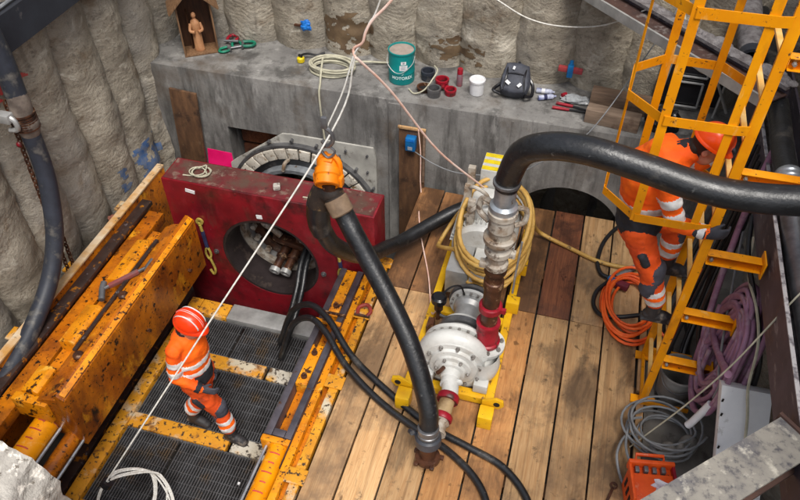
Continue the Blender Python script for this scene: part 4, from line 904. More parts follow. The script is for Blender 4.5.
# ================================================================== LADDER with safety cage
M['rung'] = mat('worn_pale_rung', S(232, 196, 130), S(224, 160, 60), 6, rough=.5, bump=.2)
ld = thing('caged_ladder', 'bright yellow steel ladder with a hooped safety cage against the right wall', 'ladder', (1.03, 4.14, 0))
YN, YF, XL = 3.89, 4.38, 1.03
for y in (YN, YF): MB().bb(XL - .035, XL + .028, y - .012, y + .012, .0, 4.6).build('stile', M['yellow_clean'], ld, bevel=.004)
z = .28
while z < 4.5:
    MB().bb(XL - .02, XL + .015, YN + .0125, YF - .0125, z - .02, z).build('rung', M['rung'], ld, bevel=.004); z += .295
MB().bb(XL - .10, XL + .10, YN - .03, YN + .05, .002, .016).build('foot_plate', M['yellow_clean'], ld); MB().bb(XL - .08, XL + .10, YF - .04, YF + .04, .002, .016).build('foot_plate', M['yellow_clean'], ld)
for zz in (.56, 1.13, 1.73, 2.42, 3.2):
    for y in (YN,):
        mb = MB(); bolt_ = MB().lathe([(.014, 0), (.014, .012), (.009, .02)], (XL + .06, y - .0101, zz), (0, -1, 0), 6).build('bolt', M['bolt_grey'], ld); MB().bb(XL + .3805, XL + .392, y - .05, y + .09, zz - .07, zz + .07).build('wall_plate', M['yellow_clean'], ld, bevel=.003); mb.bb(XL + .03, XL + .38, y - .01, y + .06, zz + .022, zz + .030); mb.bb(XL + .03, XL + .38, y - .010, y - .001, zz - .035, zz + .022); mb.bb(XL + .03, XL + .38, y - .035, y - .0101, zz - .035, zz - .028)
        mb.build('wall_bracket', M['yellow_clean'], ld, bevel=.003)
hoop = [(1.0, 3.865), (.93, 3.85), (.53, 3.845), (.31, 4.08), (.33, 4.40), (.53, 4.585), (.88, 4.575), (1.01, 4.42)]
for zz in (2.0, 2.76, 3.43, 4.15): MB().strip([(x, y, zz) for x, y in hoop], .007, .062).build('cage_hoop', M['yellow_clean'], ld)
for (x, y), (tx, ty), w in (((.318, 4.10), (.68, -.72), .016), ((.345, 4.395), (.1, 1), .05), ((.54, 4.578), (1, .02), .055), ((.53, 3.853), (1, -.02), .055), ((.90, 3.858), (1, .1), .05), ((.86, 4.568), (1, 0), .05)):
    up = Vector((tx, ty, 0)).normalized(); MB().bar((x, y, 1.97), (x, y, 4.4), .006, w, up=up).build('cage_bar', M['yellow_clean'], ld)

MB().bb(XL - .03, XL + .36, YN - .035, YN - .013, .02, .055).build('base_bar', M['yellow_clean'], ld, bevel=.004)
MB().bb(XL - .03, XL - .005, YN + .013, YF - .013, .02, .055).build('base_bar', M['yellow_clean'], ld, bevel=.004)
MB().bb(XL + .05, XL + .38, YF + .02, YF + .04, .03, .10).build('base_bar', M['yellow_clean'], ld, bevel=.004)
# ================================================================== RIGHT WALL THINGS
tag(MB().tube([(1.50, 7.0, 2.06), (1.53, 6.2, 2.03), (1.54, 5.4, 2.03), (1.52, 4.8, 2.03), (1.53, 4.55, 2.03)], .078, 16, 8).build('supply_hose', M['rubber'], None), 'black hose lying along the top of the right waler behind the ladder', 'hose')
t = thing('hose_coupling', 'ribbed steel coupling on the waler hose beside the thick black hose', 'coupling', (1.53, 4.45, 1.95))
mb = MB(); mb.lathe([(.085, 0), (.092, .01), (.092, .04), (.084, .05), (.092, .06), (.092, .09), (.084, .10), (.092, .11), (.092, .15), (.10, .16), (.10, .22), (.085, .24)], (1.53, 4.56, 2.03), (0, -1, -.05), 24)
mb.build('coupling_body', M['silver'], t)
tag(MB().tube([(1.53, 4.34, 2.02), (1.57, 4.0, 1.90), (1.60, 3.6, 1.84), (1.61, 3.0, 1.83), (1.61, 1.0, 1.83)], .075, 16, 8).build('supply_pipe', M['steel'], None), 'grey pipe lying in the trough of the right waler', 'pipe')
o = thing('steel_pipe', 'short grey steel pipe with a dark open end beside the upper right strut', 'pipe', (1.4, 6.6, 2))
MB().ring((1.36, 6.02, 2.08), (.03, 1, .05), .085, .105, 1.4, 28).build('pipe_body', M['strut_grey'], o)
MB().ring((1.36, 6.015, 2.08), (.03, 1, .05), .08, .108, .10, 28).build('pipe_end', M['navy_beam'], o)
# black cable bundle behind the ladder
rnd = random.Random(2)
cb = thing('cable_bundle', 'bundle of dark cables hanging down the wall behind the ladder', 'cables', (1.45, 5, 0))
for i in range(11):
    dx, dy = rnd.uniform(-.08, .10), rnd.uniform(-.24, .24)
    MB().tube([(1.44 + dx * .4, 5.15 + dy, 1.85), (1.42 + dx, 5.05 + dy * 1.1, 1.3), (1.36 + dx, 4.95 + dy * 1.2, .8), (1.30 + dx * 1.3, 4.8 + dy * 1.3, .35), (1.24 + dx * 1.6, 4.62 + dy * 1.6, .0), (1.22 + dx * 2, 4.3 + dy * 2, -.03)], rnd.choice((.012, .016, .02)), 8, 6).build('cable', M[rnd.choice(('cable_black', 'cable_black', 'cable_black', 'cable_grey'))], cb)
tag(MB().tube([(1.44, 4.7, 1.55), (1.40, 4.55, 1.15), (1.34, 4.42, .7), (1.38, 4.25, .42), (1.42, 4.1, .5)], .022, 8, 6).build('dark_cable', M['cable_black'], None), 'single thick dark cable looping down between ladder brackets and purple hose', 'cable')
tag(MB().tube([(1.37, 5.0, .6), (1.32, 4.82, .42), (1.28, 4.62, .18), (1.2, 4.5, -.02), (1.16, 4.3, -.03)], .016, 8, 6).build('orange_cable', M['hose_orange'], None), 'thin orange cable on the ground behind the ladder foot', 'cable')
# purple hose coil
ph = thing('hose_coil', 'large dusty purple hose coil hanging below the right waler', 'hose coil', (1.4, 3.7, 0))
rnd = random.Random(8); 
for i in range(20):
    yc = 3.86 + rnd.uniform(-.10, .08); hw = rnd.uniform(.14, .40); zb = rnd.uniform(.34, .62); zt = rnd.uniform(1.24, 1.44); xo = 1.47 + rnd.uniform(-.09, .06); sh = rnd.uniform(-.06, .06)
    P = [(xo, yc - hw * .9, zt - .28), (xo + .03, yc - hw * .5, zt - .05), (xo + .03, yc + .02, zt), (xo + .02, yc + hw * .6, zt - .08), (xo, yc + hw, zt - .34), (xo - .03, yc + hw + sh, .68), (xo - .05, yc + hw * .85 + sh, zb + .22), (xo - .06, yc + hw * .35, zb + .02), (xo - .05, yc - hw * .4, zb + .02), (xo - .03, yc - hw * .9, zb + .24), (xo - .01, yc - hw, .82)]
    MB().tube(P, .019, 10, 6, closed=True).build('hose_loop', M['hose_purple'], ph)
MB().tube([(1.40, 4.15, .95), (1.36, 4.02, .80), (1.33, 4.10, .72), (1.36, 4.36, .92), (1.40, 4.62, 1.35), (1.43, 4.75, 1.75), (1.5, 4.95, 2.0)], .026, 10, 8).build('hose_tail', M['hose_purple'], ph)
MB().tube([(1.33, 3.35, 1.22), (1.36, 3.7, .98), (1.36, 4.05, .86), (1.38, 4.2, 1.0)], .026, 10, 8).build('hose_tail', M['hose_purple'], ph)
# thin wires over the right side
def wire(label, pts, r=.008, m='cable_grey'): tag(MB().tube(pts, r, 6, 8).build('wire', M[m], None), label, 'wire')
wire('grey wire hanging straight down past the purple hose to the white board', [(1.44, 4.81, 1.56), (1.43, 4.5, 1.3), (1.40, 4.05, 1.05), (1.36, 3.62, .95), (1.37, 3.50, .93), (1.36, 3.46, .80)], .009)
wire('pale wire running over the white board from the waler', [(1.45, 4.40, 1.55), (1.43, 4.1, 1.45), (1.45, 3.75, 1.48), (1.47, 3.50, 1.40), (1.49, 3.36, 1.12), (1.545, 3.24, .90), (1.62, 3.08, .5), (1.70, 2.93, .1), (1.74, 2.8, -.05)], .010, 'cord_ecru')
wire('thin taut beige wire crossing in front of the right waler', [(2.0, 4.0, 2.35), (1.55, 3.5, 1.97), (1.33, 3.35, 1.35), (1.18, 3.38, .75), (1.02, 3.40, .25), (.95, 3.42, .008)], .006, 'cord_ecru')
tag(MB().tube([(1.45, 4.62, 1.56), (1.42, 4.25, 1.5), (1.47, 3.85, 1.42), (1.52, 3.6, 1.30), (1.56, 3.5, 1.1), (1.6, 3.46, .6)], .02, 8, 8).build('dark_hose', M['cable_black'], None), 'dark hose hugging the waler flange beside the purple coil', 'hose')
# white board
t = thing('white_board', 'white coated metal sheet leaning beside the purple hose coil', 'board', (1.7, 3.4, 0))
A, B, Cc, D = Vector((1.344, 3.39, 1.05)), Vector((1.673, 3.40, 1.05)), Vector((1.86, 2.86, .0)), Vector((1.54, 2.84, .0))
nr = (B - A).cross(D - A).normalized(); nr *= .09 * (1 if nr.y > 0 else -1)
mb = MB(); mb.add([A, B, Cc, D, A + nr, B + nr, Cc + nr, D + nr], [(0, 1, 2, 3), (7, 6, 5, 4), (0, 4, 5, 1), (1, 5, 6, 2), (2, 6, 7, 3), (3, 7, 4, 0)])
mb.build('panel', M['white_board'], t, bevel=.006)
mb = MB()
for f in (.08, .17, .38): mb.box(A.lerp(D, f) + Vector((.012, -.018 if nr.y > 0 else -.02, 0)), (.012, .006, .03))
mb.build('slot', M['dark'], t)
tag(MB().tube([(1.36, 3.45, .74), (1.30, 3.44, .50), (1.28, 3.44, .44)], .028, 14, 4).build('plastic_pipe', M['plastic_white'], None), 'short white plastic pipe left of the white sheet', 'pipe')
# grey bucket behind the ladder foot
bk = thing('mortar_bucket', 'grey mortar-caked bucket behind the ladder foot', 'bucket', (1.27, 4.08, -.06))
MB().lathe([(.125, 0), (.16, .33), (.168, .335), (.168, .35), (.152, .35), (.12, .02), (.0, .02)], (1.27, 4.08, -.06), (0, 0, 1), 28, cap1=False).build('bucket_body', mat('mortar_grey', S(140, 138, 134), S(108, 104, 100), 5, rough=.8, bump=.4), bk)
MB().tube([(1.11, 4.06, .27), (1.16, 3.95, .20), (1.27, 3.91, .17), (1.39, 3.97, .20), (1.43, 4.08, .27)], .006, 6, 6).build('handle', M['steel'], bk)
mb = MB()
for x, y, s_ in ((1.22, 3.42, .07), (1.30, 3.44, .05), (1.38, 3.52, .08)): mb.ell((x, y, .06), (s_, s_ * .8, .13), n=10, m=8)
tag(mb.build('dirt_heap', M['ground'], None), 'low heap of grey grout rubble beside the wire coil', 'rubble', kind='stuff')
# grey wire coil
mb = coil((1.16, 3.56, .02), .25, .22, 7, .0095, None, 12, .22, .03)
mb.tube([(.96, 3.5, .10), (.88, 3.42, .12), (.84, 3.26, .10), (.90, 3.10, .03), (.98, 3.02, .012)], .011, 6, 6); mb.tube([(1.0, 3.62, .16), (.92, 3.56, .16), (.90, 3.35, .12), (.97, 3.2, .1), (1.1, 3.2, .1)], .011, 6, 6)
mb.tube([(1.1, 3.45, .05), (1.18, 3.36, .04), (1.26, 3.3, .04)], .02, 8, 3)
tag(mb.build('wire_coil', M['cable_grey'], None), 'loose coil of grey cable lying in front of the ladder foot', 'cable coil')
# orange case
ob = thing('orange_case', 'orange plastic case with a white sticker under the lower right strut', 'case', (1.08, 3.0, 0))
RO_ = rotm('Z', 10); oc = Vector((1.075, 2.97, 0))
def obx(name, x0, x1, y0, y1, z0, z1, m, bev=.004): return MB().box(oc + RO_ @ Vector(((x0 + x1) / 2, (y0 + y1) / 2, (z0 + z1) / 2)), (x1 - x0, y1 - y0, z1 - z0), RO_).build(name, M[m], ob, bevel=bev)
obx('case_body', -.15, .15, -.15, .14, .004, .29, 'orange_box', .012)
obx('rim', -.165, .165, .125, .155, .26, .36, 'orange_box', .006); obx('rim', -.165, -.145, -.15, .1245, .291, .345, 'orange_box', .004); obx('rim', .145, .165, -.15, .1245, .291, .345, 'redpart', .004)
obx('lid', -.143, .143, -.15, .06, .291, .325, 'orange_box', .006)
for i in range(4): obx('steel_bar', -.12 + i * .062, -.09 + i * .062, .07, .115, .292, .33 + .012 * (i % 2), 'steel', .003)
for i in range(3): obx('slot', -.1535, -.1505, -.08 + i * .07, -.05 + i * .07, .10, .20, 'dark', 0)
st = MB(); st.prism([(math.cos(2 * PI * k / 14) * (.062 + .02 * math.sin(3 * k)), math.sin(2 * PI * k / 14) * (.05 + .014 * math.cos(5 * k))) for k in range(14)], oc + RO_ @ Vector((.05, -.03, .3255)), RO_ @ Vector((1, 0, 0)), RO_ @ Vector((0, 1, 0)), (0, 0, .004)); st.build('sticker', M['sticker'], ob)
MB().tube([oc + RO_ @ Vector(p) for p in ((-.10, .17, .30), (-.10, .21, .33), (.10, .21, .33), (.10, .17, .30))], .014, 8).build('handle', M['orange_box'], ob)
# wrench on the planks
w = MB(); w.bar((.80, 2.88, .006), (.845, 3.03, .006), .022, .012); w.ring((.849, 3.05, .0), (0, 0, 1), .012, .03, .012, 14); w.ring((.795, 2.86, .0), (0, 0, 1), .012, .032, .012, 14)
tag(w.build('wrench', M['rust'], None, bevel=.002), 'dark open-ended wrench lying on the planks', 'wrench')
# orange hose coil and black cable on the planks
mb = coil((.86, 4.92, .0), .24, .40, 9, .0135, None, 21, .15, .012)
mb.tube([(1.08, 4.7, .1), (1.2, 4.6, .06), (1.3, 4.7, .02), (1.33, 4.9, .02)], .0135, 8, 6)
tag(mb.build('hose_coil', M['hose_orange'], None), 'coil of orange hose on the planks at the ladder foot', 'hose coil')
bc = thing('power_cable', 'thick black cable with plugs looped beside the orange hose coil', 'cable', (.6, 5.2, 0))
MB().tube([(.86, 6.05, .03), (.72, 6.02, .05), (.58, 5.78, .03), (.53, 5.48, .02), (.57, 5.30, .02), (.66, 5.24, .03)], .021, 10, 8).build('cable_run', M['cable_black'], bc)
MB().tube([(.68, 5.22, .035), (.56, 5.05, .02), (.54, 4.86, .02), (.62, 4.72, .05), (.78, 4.70, .10), (.95, 4.76, .11)], .021, 10, 8).build('cable_run', M['cable_black'], bc)
MB().tube([(.66, 5.24, .035), (.73, 5.18, .04)], .034, 12).build('plug', M['blue_plastic'], bc)
MB().bar((.70, 5.18, .05), (.84, 5.13, .06), .075, .06).build('plug', mat('maroon_plug', S(122, 40, 56), S(96, 32, 44), 9), bc, bevel=.012)
MB().tube([(.72, 5.26, .04), (.82, 5.36, .05), (.92, 5.46, .06)], .028, 10).build('plug', M['cable_grey'], bc)
# tan hose: coil over the motor and the run to the right
th = thing('hose_coil', 'tan hose coiled over the pump motor with its end crossing the planks', 'hose coil', (-.48, 5, .3))
rnd = random.Random(6)
for i in range(8):
    c = Vector((-.50 + rnd.uniform(-.02, .03), 4.95 + rnd.uniform(-.05, .05), .46 + i * .045)); a_, b_ = .36 - rnd.uniform(0, .05), .50 - rnd.uniform(0, .06); tl = rnd.uniform(.10, .2)
    MB().tube([(c.x + a_ * math.cos(t_), c.y + b_ * math.sin(t_), c.z + tl * math.sin(t_) + .02 * math.sin(3 * t_ + i)) for t_ in [2 * PI * j / 28 for j in range(28)]], .021, 10, closed=True).build('hose_loop', M['hose_tan'], th)
MB().tube([(-.17, 5.35, .5), (-.12, 5.6, .16), (.0, 5.64, .05), (.25, 5.56, .025), (.5, 5.46, .025), (.72, 5.43, .025), (1.0, 5.45, .025)], .021, 10, 8).build('hose_end', M['hose_tan'], th)
MB().tube([(-.80, 4.75, .5), (-.98, 4.95, .30), (-1.02, 5.1, .2), (-.95, 5.3, .3), (-.86, 5.3, .5)], .021, 10, 8).build('hose_tail', M['hose_tan'], th)
# ================================================================== THINGS ON THE LEDGE (top z = 1.03)
ZL = 1.032
# shrine with a carved figure
sh = thing('shrine', 'small wooden gabled shrine box standing on the left end of the ledge', 'shrine', (-4.12, 6.55, ZL))
sx = Vector((.83, .55, 0)).normalized(); sy = Vector((-.55, .83, 0)).normalized(); so = Vector((-4.12, 6.50, ZL))
RS = Matrix((sx, sy, Vector((0, 0, 1)))).transposed()
def sb(mb, x0, x1, y0, y1, z0, z1): return mb.box(so + RS @ Vector(((x0 + x1) / 2, (y0 + y1) / 2, (z0 + z1) / 2)), (x1 - x0, y1 - y0, z1 - z0), RS)
sb(MB(), -.19, .19, 0, .24, 0, .02).build('floor_board', M['shrine_wood'], sh, bevel=.002)
for x in (-.19, .172): sb(MB(), x, x + .018, .002, .24, .0205, .60).build('side_panel', M['shrine_wood'], sh, bevel=.002)
sb(MB(), -.171, .171, .222, .24, .0205, .72).build('back_panel', M['shrine_in'], sh)
for s_ in (-1, 1):
    a = so + RS @ Vector((s_ * .26, .1, .54)); b = so + RS @ Vector((0, .1, .80))
    MB().bar(a, b, .34, .02, up=RS @ Vector((s_ * .65, 0, .75))).build('roof_board', M['shrine_wood'], sh, bevel=.002)
f = thing('figurine', 'carved pale wood figurine of a robed figure inside the shrine', 'figurine', so + RS @ Vector((-.01, .10, .021)))
fb = so + RS @ Vector((-.01, .10, .021))
MB().lathe([(.058, 0), (.062, .012), (.055, .03), (.052, .10), (.046, .18), (.050, .25), (.056, .31), (.046, .345), (.022, .365), (.02, .38)], fb, (0, 0, 1), 20, sc=(1, .8)).build('robe', M['pine_statue'], f)
MB().ell(fb + Vector((0, 0, .41)), (.027, .027, .036)).build('head', M['pine_statue'], f)
mb = MB()
for s_ in (-1, 1): mb.tube([fb + RS @ Vector((s_ * .05, 0, .32)), fb + RS @ Vector((s_ * .065, -.03, .25)), fb + RS @ Vector((s_ * .02, -.06, .24))], .017, 8, 5)
mb.build('arms', M['pine_statue'], f)
mb = MB()
for k in range(7): a = 2 * PI * k / 7 + .3; mb.tube([fb + Vector((.05 * math.cos(a), .04 * math.sin(a), .01)), fb + Vector((.045 * math.cos(a), .036 * math.sin(a), .20))], .006, 5)
mb.build('robe_folds', M['pine_statue'], f)
MB().bb(fb.x - .09, fb.x - .075, fb.y - .01, fb.y + .005, fb.z, fb.z + .47).build('staff', M['shrine_in'], f)
# shackles
def shackle(c, m, rot, lab, s_=1.0):
    t = thing('shackle', lab, 'shackle', c); c = Vector(c); r = Matrix.Rotation(rot, 3, 'Z')
    P = [Vector((-.045, 0, 0)), Vector((-.05, .05, 0)), Vector((-.04, .10, 0)), Vector((0, .125, 0)), Vector((.04, .10, 0)), Vector((.05, .05, 0)), Vector((.045, 0, 0))]
    MB().tube([c + r @ (p * s_) + Vector((0, 0, .02)) for p in P], .016 * s_, 10, 5).build('bow', M[m], t)
    MB().tube([c + r @ Vector((-.075 * s_, 0, 0)) + Vector((0, 0, .02)), c + r @ Vector((.075 * s_, 0, 0)) + Vector((0, 0, .02))], .014 * s_, 10).build('pin', M['steel'], t)
    return t
shackle((-3.80, 6.74, ZL + .002), 'green_paint', .6, 'green bow shackle lying nearest the ledge edge beside the shrine')
shackle((-3.76, 6.80, ZL + .012), 'green_paint', -1.2, 'green bow shackle farther from the shrine, against the pile foot', 1.1)
shackle((-3.90, 6.80, ZL + .03), 'redpart', .2, 'red bow shackle leaning on the pile behind the green ones', 1.1)
shackle((-3.88, 6.68, ZL + .002), 'green_paint', 2.4, 'green bow shackle with its bow towards the shrine wall', .9)
# yellow tape measure on a strap, blue film on the pile, cable coil
t = thing('tape_measure', 'round yellow tape measure with a black strap on the ledge', 'tape measure', (-3.0, 6.66, ZL))
MB().lathe([(.03, 0), (.042, .008), (.042, .05), (.03, .06)], (-3.0, 6.66, ZL), (0, 0, 1), 18).build('case', M['yellow_tape'], t)
MB().tube([(-3.0, 6.69, ZL + .07), (-2.95, 6.75, ZL + .06), (-2.86, 6.80, ZL + .03), (-2.78, 6.84, ZL + .05)], .012, 6, 5).build('strap', M['cable_black'], t)
MB().tube([(-3.02, 6.67, ZL + .075), (-2.98, 6.65, ZL + .078)], .016, 8).build('button', M['cable_black'], t)
def crumple(c, r, n, m, name, lab, cat, seed, sc=(1, 1, 1)):
    rnd = random.Random(seed); mb = MB()
    bmx = bmesh.new(); bmesh.ops.create_icosphere(bmx, subdivisions=4, radius=1)
    for v in bmx.verts:
        p = v.co.copy(); q = p * 1.6 + Vector((seed, 0, 0)); k = 1 + .45 * noise.noise(q) + .3 * abs(noise.noise(q * 2.7)) - .15
        v.co = Vector((p.x * sc[0], p.y * sc[1], p.z * sc[2])) * (r * k)
    vs = [v.co.copy() + Vector(c) for v in bmx.verts]; fs = [tuple(v.index for v in f_.verts) for f_ in bmx.faces]; bmx.free()
    mb.add(vs, fs); return tag(mb.build(name, m, None, sharp=24), lab, cat)
crumple((-3.0, 6.88, 1.36), .07, 0, M['blue_cloth'], 'plastic_scrap', 'crumpled bright blue plastic stuck to the pile above the tape measure', 'plastic scrap', 3, (1, .5, .9))
tag(MB().bar((-3.14, 6.90, 1.34), (-3.02, 6.90, 1.335), .03, .02).build('anchor_pin', M['rust'], None), 'short rusty pin sticking out beside the blue plastic', 'pin')
mb = coil((-2.60, 6.58, ZL - .006), .25, .17, 8, .012, None, 31, .08, .012)
mb.tube([(-2.40, 6.72, ZL + .06), (-2.25, 6.8, ZL + .04), (-2.1, 6.86, ZL + .02), (-1.98, 6.9, ZL + .02)], .012, 8, 5)
mb.tube([(-2.72, 6.62, ZL + .12), (-2.66, 6.4, ZL + .10), (-2.62, 6.24, ZL + .03), (-2.61, 6.165, ZL - .05), (-2.60, 6.15, .72), (-2.58, 6.14, .4)], .011, 8, 6)
tag(mb.build('cable_coil', M['cord_ecru'], None), 'oval coil of ecru cable on the ledge with its end hanging down the wall', 'cable coil')
# teal drum
dc = Vector((-1.83, 6.62, ZL)); dr_, dh = .138, .36
dt = thing('steel_drum', 'teal oil drum with white lettering and a dusty lid on the ledge', 'drum', dc)
MB().lathe([(dr_ - .004, 0), (dr_, .006), (dr_, dh * .33), (dr_ + .003, dh * .34), (dr_, dh * .355), (dr_, dh - .02), (dr_ + .006, dh - .016), (dr_ + .006, dh), (dr_ - .006, dh), (dr_ - .008, dh - .014)], dc, (0, 0, 1), 48, cap1=False).build('drum_body', M['teal'], dt, sharp=30)
MB().lathe([(dr_ - .0085, 0), (dr_ - .0085, .004)], dc + Vector((0, 0, dh - .018)), (0, 0, 1), 48).build('lid', M['dust_grey'], dt)
mb = MB(); mb.tube([dc + Vector((-dr_ - .006, -.02, dh * .8)), dc + Vector((-dr_ * .95, -.09, dh * .62)), dc + Vector((-.04, -dr_ - .012, dh * .45)), dc + Vector((.05, -dr_ - .012, dh * .46)), dc + Vector((dr_ * .98, -.08, dh * .66)), dc + Vector((dr_ + .006, -.0, dh * .82))], .004, 6, 6)
mb.build('bail_handle', M['zinc'], dt)
view_a = math.atan2(-6.62, 1.83)         # side of the drum that faces into the pit
def wrap(mb2, r, da, zc):
    for v in mb2.v:
        a = view_a + da + v.x / r; rr = r + v.y; v.x, v.y, v.z = dc.x + rr * math.cos(a), dc.y + rr * math.sin(a), dc.z + zc + v.z
    return mb2
def patch(w, h, n=8, y=.0012):
    mb = MB(); vs = [((i / n - .5) * w, y, zz) for zz in (-h / 2, h / 2) for i in range(n + 1)]
    return mb.add(vs, [(i, i + 1, n + 2 + i, n + 1 + i) for i in range(n)])
def text_mesh(s_, size):
    cu = bpy.data.curves.new('t', 'FONT'); cu.body = s_; cu.size = size; cu.align_x = 'CENTER'; cu.align_y = 'CENTER'; cu.resolution_u = 3; cu.offset = .0012
    o = bpy.data.objects.new('t', cu); COL.objects.link(o); me = bpy.data.meshes.new_from_object(o.evaluated_get(bpy.context.evaluated_depsgraph_get()))
    mb = MB(); mb.add([(v.co.x, .0014, v.co.y) for v in me.vertices], [tuple(p.vertices) for p in me.polygons]); bpy.data.objects.remove(o); return mb
wrap(text_mesh('MOTOREX', .048), dr_, .05, .085).build('lettering', M['print_white'], dt)
mb = MB(); mb.add([(-.012, .0014, 0), (-.004, .0014, -.010), (.022, .0014, .018), (-.004, .0014, .001)], [(0, 1, 2, 3)]); wrap(mb, dr_, .05, .128).build('logo_mark', M['print_white'], dt)
wrap(patch(.085, .060), dr_, .14, .205).build('paper_label', M['paper'], dt)
wrap(patch(.056, .036), dr_, .14, .262).build('paper_label', M['paper'], dt)
mb = patch(.02, .02, 3, .002); wrap(mb, dr_, .14, .262).build('label_print', M['print_grey'], dt)
for i in range(4): mb = patch(.05 - .01 * (i % 2), .004, 5, .002); wrap(mb, dr_, .12, .19 + i * .011).build('label_print', M['print_grey'], dt)
# pipe couplings
def coupling(c, m, lab, r=.062, h=.075, ears=0, tilt=(0, 0, 1)):
    t = thing('pipe_coupling', lab, 'pipe coupling', c); c = Vector(c)
    MB().lathe([(r, 0), (r, h * .6), (r + .006, h * .62), (r + .006, h), (r - .012, h), (r - .014, h * .15), (0, h * .15)], c, tilt, 24, cap1=False).build('coupling_ring', M[m], t, sharp=30)
    MB().lathe([(r - .016, 0), (r - .016, .004)], c + Vector(tilt) * h * .3, tilt, 20).build('bore', M['dark'], t)
    for k in range(ears):
        a = 2.2 + PI * k * .9; MB().box(c + Vector((math.cos(a) * (r + .02), math.sin(a) * (r + .02), h * .5)), (.05, .04, .035), a).build('ear', M[m], t, bevel=.006)
coupling((-1.56, 6.70, ZL + .001), 'rubber_blue', 'dark grey pipe coupling beside the teal drum', .07, .10)
coupling((-1.38, 6.60, ZL + .001), 'redpart', 'red pipe coupling with a lug standing in the middle of the group', .068, .085, 2)
coupling((-1.42, 6.40, ZL + .001), 'steel', 'steel grey pipe coupling standing nearest the ledge edge', .068, .09)
coupling((-1.26, 6.47, ZL + .001), 'redpart', 'red pipe coupling with a grey rim nearest the white tub', .058, .06, 1)
coupling((-1.545, 6.47, ZL + .001), 'rust', 'low rusty pipe coupling below the dark grey one', .07, .045)
tag(MB().tube([(-1.70, 6.43, ZL + .012), (-1.62, 6.36, ZL + .012), (-1.52, 6.38, ZL + .06), (-1.46, 6.5, ZL + .13), (-1.44, 6.62, ZL + .16), (-1.50, 6.74, ZL + .14)], .008, 6, 6).build('wire', M['cord_ecru'], None), 'bent pale wire arching over the couplings next to the drum', 'wire')
# spray can, tub
t = thing('spray_can', 'grey spray can with a red cap standing on the ledge', 'spray can', (-1.205, 6.66, ZL))
MB().lathe([(.031, 0), (.033, .004), (.033, .13), (.028, .142)], (-1.205, 6.66, ZL), (0, 0, 1), 22).build('can_body', mat('can_print', S(124, 116, 126), S(170, 90, 96), 5, rough=.35, metal=.3), t)
MB().lathe([(.031, .143), (.031, .185), (.027, .20), (.012, .205)], (-1.205, 6.66, ZL), (0, 0, 1), 22).build('cap', M['redpart'], t)
t = thing('plastic_tub', 'small white plastic tub with a lid on the ledge', 'tub', (-1.0, 6.56, ZL))
MB().lathe([(.066, 0), (.072, .005), (.078, .14)], (-1.0, 6.56, ZL), (0, 0, 1), 28).build('tub_body', M['plastic_white'], t)
MB().lathe([(.083, .142), (.085, .147), (.085, .168), (.078, .172), (.074, .164), (.0, .164)], (-1.0, 6.56, ZL), (0, 0, 1), 28, cap1=False).build('lid', M['plastic_white'], t)
# backpack
t = thing('backpack', 'black backpack with white reflective patches slumped on the ledge', 'backpack', (-.62, 6.66, ZL))
bmx = bmesh.new(); bmesh.ops.create_cube(bmx, size=2); bmesh.ops.subdivide_edges(bmx, edges=bmx.edges[:], cuts=7, use_grid_fill=True)
RB = rotm('X', -52)
for v in bmx.verts:
    p = v.co.normalized() * 1.15; q = v.co * .55 + p * .45; k = 1 + .07 * noise.noise(q * 2.3); q *= k
    w = 1 - .12 * max(0, q.z); v.co = RB @ Vector((q.x * .145 * w, q.y * .088, q.z * .165)) + Vector((-.62, 6.66, ZL + .155))
mb = MB(); mb.add([v.co.copy() for v in bmx.verts], [tuple(v.index for v in f_.verts) for f_ in bmx.faces]); bmx.free(); mb.build('bag_body', M['backpack'], t, sharp=70)
def bpt(x, y, z): return RB @ Vector((x, y, z)) + Vector((-.62, 6.66, ZL + .155))
for x, z, w, h, a in ((-.065, -.07, .05, .032, 35), (.055, -.085, .045, .03, -50), (-.03, .09, .022, .035, 10)): MB().box(bpt(x, -.106, z), (w, .006, h), RB @ rotm('Y', a)).build('reflective_patch', M['paper'], t)
mb = MB(); mb.tube([bpt(-.10, -.06, .13), bpt(-.09, -.10, .0), bpt(-.11, -.07, -.14)], .010, 6, 5); mb.tube([bpt(.10, -.06, .13), bpt(.09, -.10, .0), bpt(.11, -.07, -.14)], .010, 6, 5); mb.tube([bpt(-.1, -.085, .03), bpt(0, -.108, .035), bpt(.1, -.085, .03)], .007, 6, 5)
mb.build('zip_seam', M['plastic_black'], t)
bits('strap', [MB().tube([bpt(-.12, .02, -.02), bpt(-.19, .0, -.10), bpt(-.2, -.04, -.15), bpt(-.13, -.02, -.17)], .018, 8, 5), MB().tube([bpt(.12, .02, .06), bpt(.18, .03, -.02), bpt(.19, .0, -.14), bpt(.12, -.03, -.17)], .018, 8, 5), MB().tube([bpt(-.03, .02, .17), bpt(0, .02, .21), bpt(.03, .02, .17)], .01, 8, 5)], M['plastic_black'], t)
# bottles / cartridges, red-handled tool, clear film
def bottle(c, d, m, cap, lab):
    t = thing('cartridge', lab, 'cartridge', c)
    MB().lathe([(.024, 0), (.027, .005), (.027, .15), (.018, .165), (.010, .17), (.010, .19)], c, d, 18).build('cartridge_body', mat('carton_' + m, S(*((52, 62, 120) if m == 'a' else (196, 200, 214))), S(*((200, 204, 216) if m == 'a' else (60, 72, 140))), 7, rough=.5), t)
    MB().lathe([(.0275, .055), (.0275, .09)], c, d, 18).build('band', M[cap], t)
bottle((-.40, 6.74, ZL + .028), Vector((1, .05, .0)), 'a', 'plastic_white', 'blue and white cartridge lying farther from the ledge edge')
bottle((-.36, 6.60, ZL + .028), Vector((.86, .4, 0)), 'b', 'navy', 'pale cartridge lying nearer the ledge edge beside the backpack')
t = thing('bolt_cutter', 'red-handled bolt cutter lying beside the cartridges', 'tool', (0, 6.55, ZL))
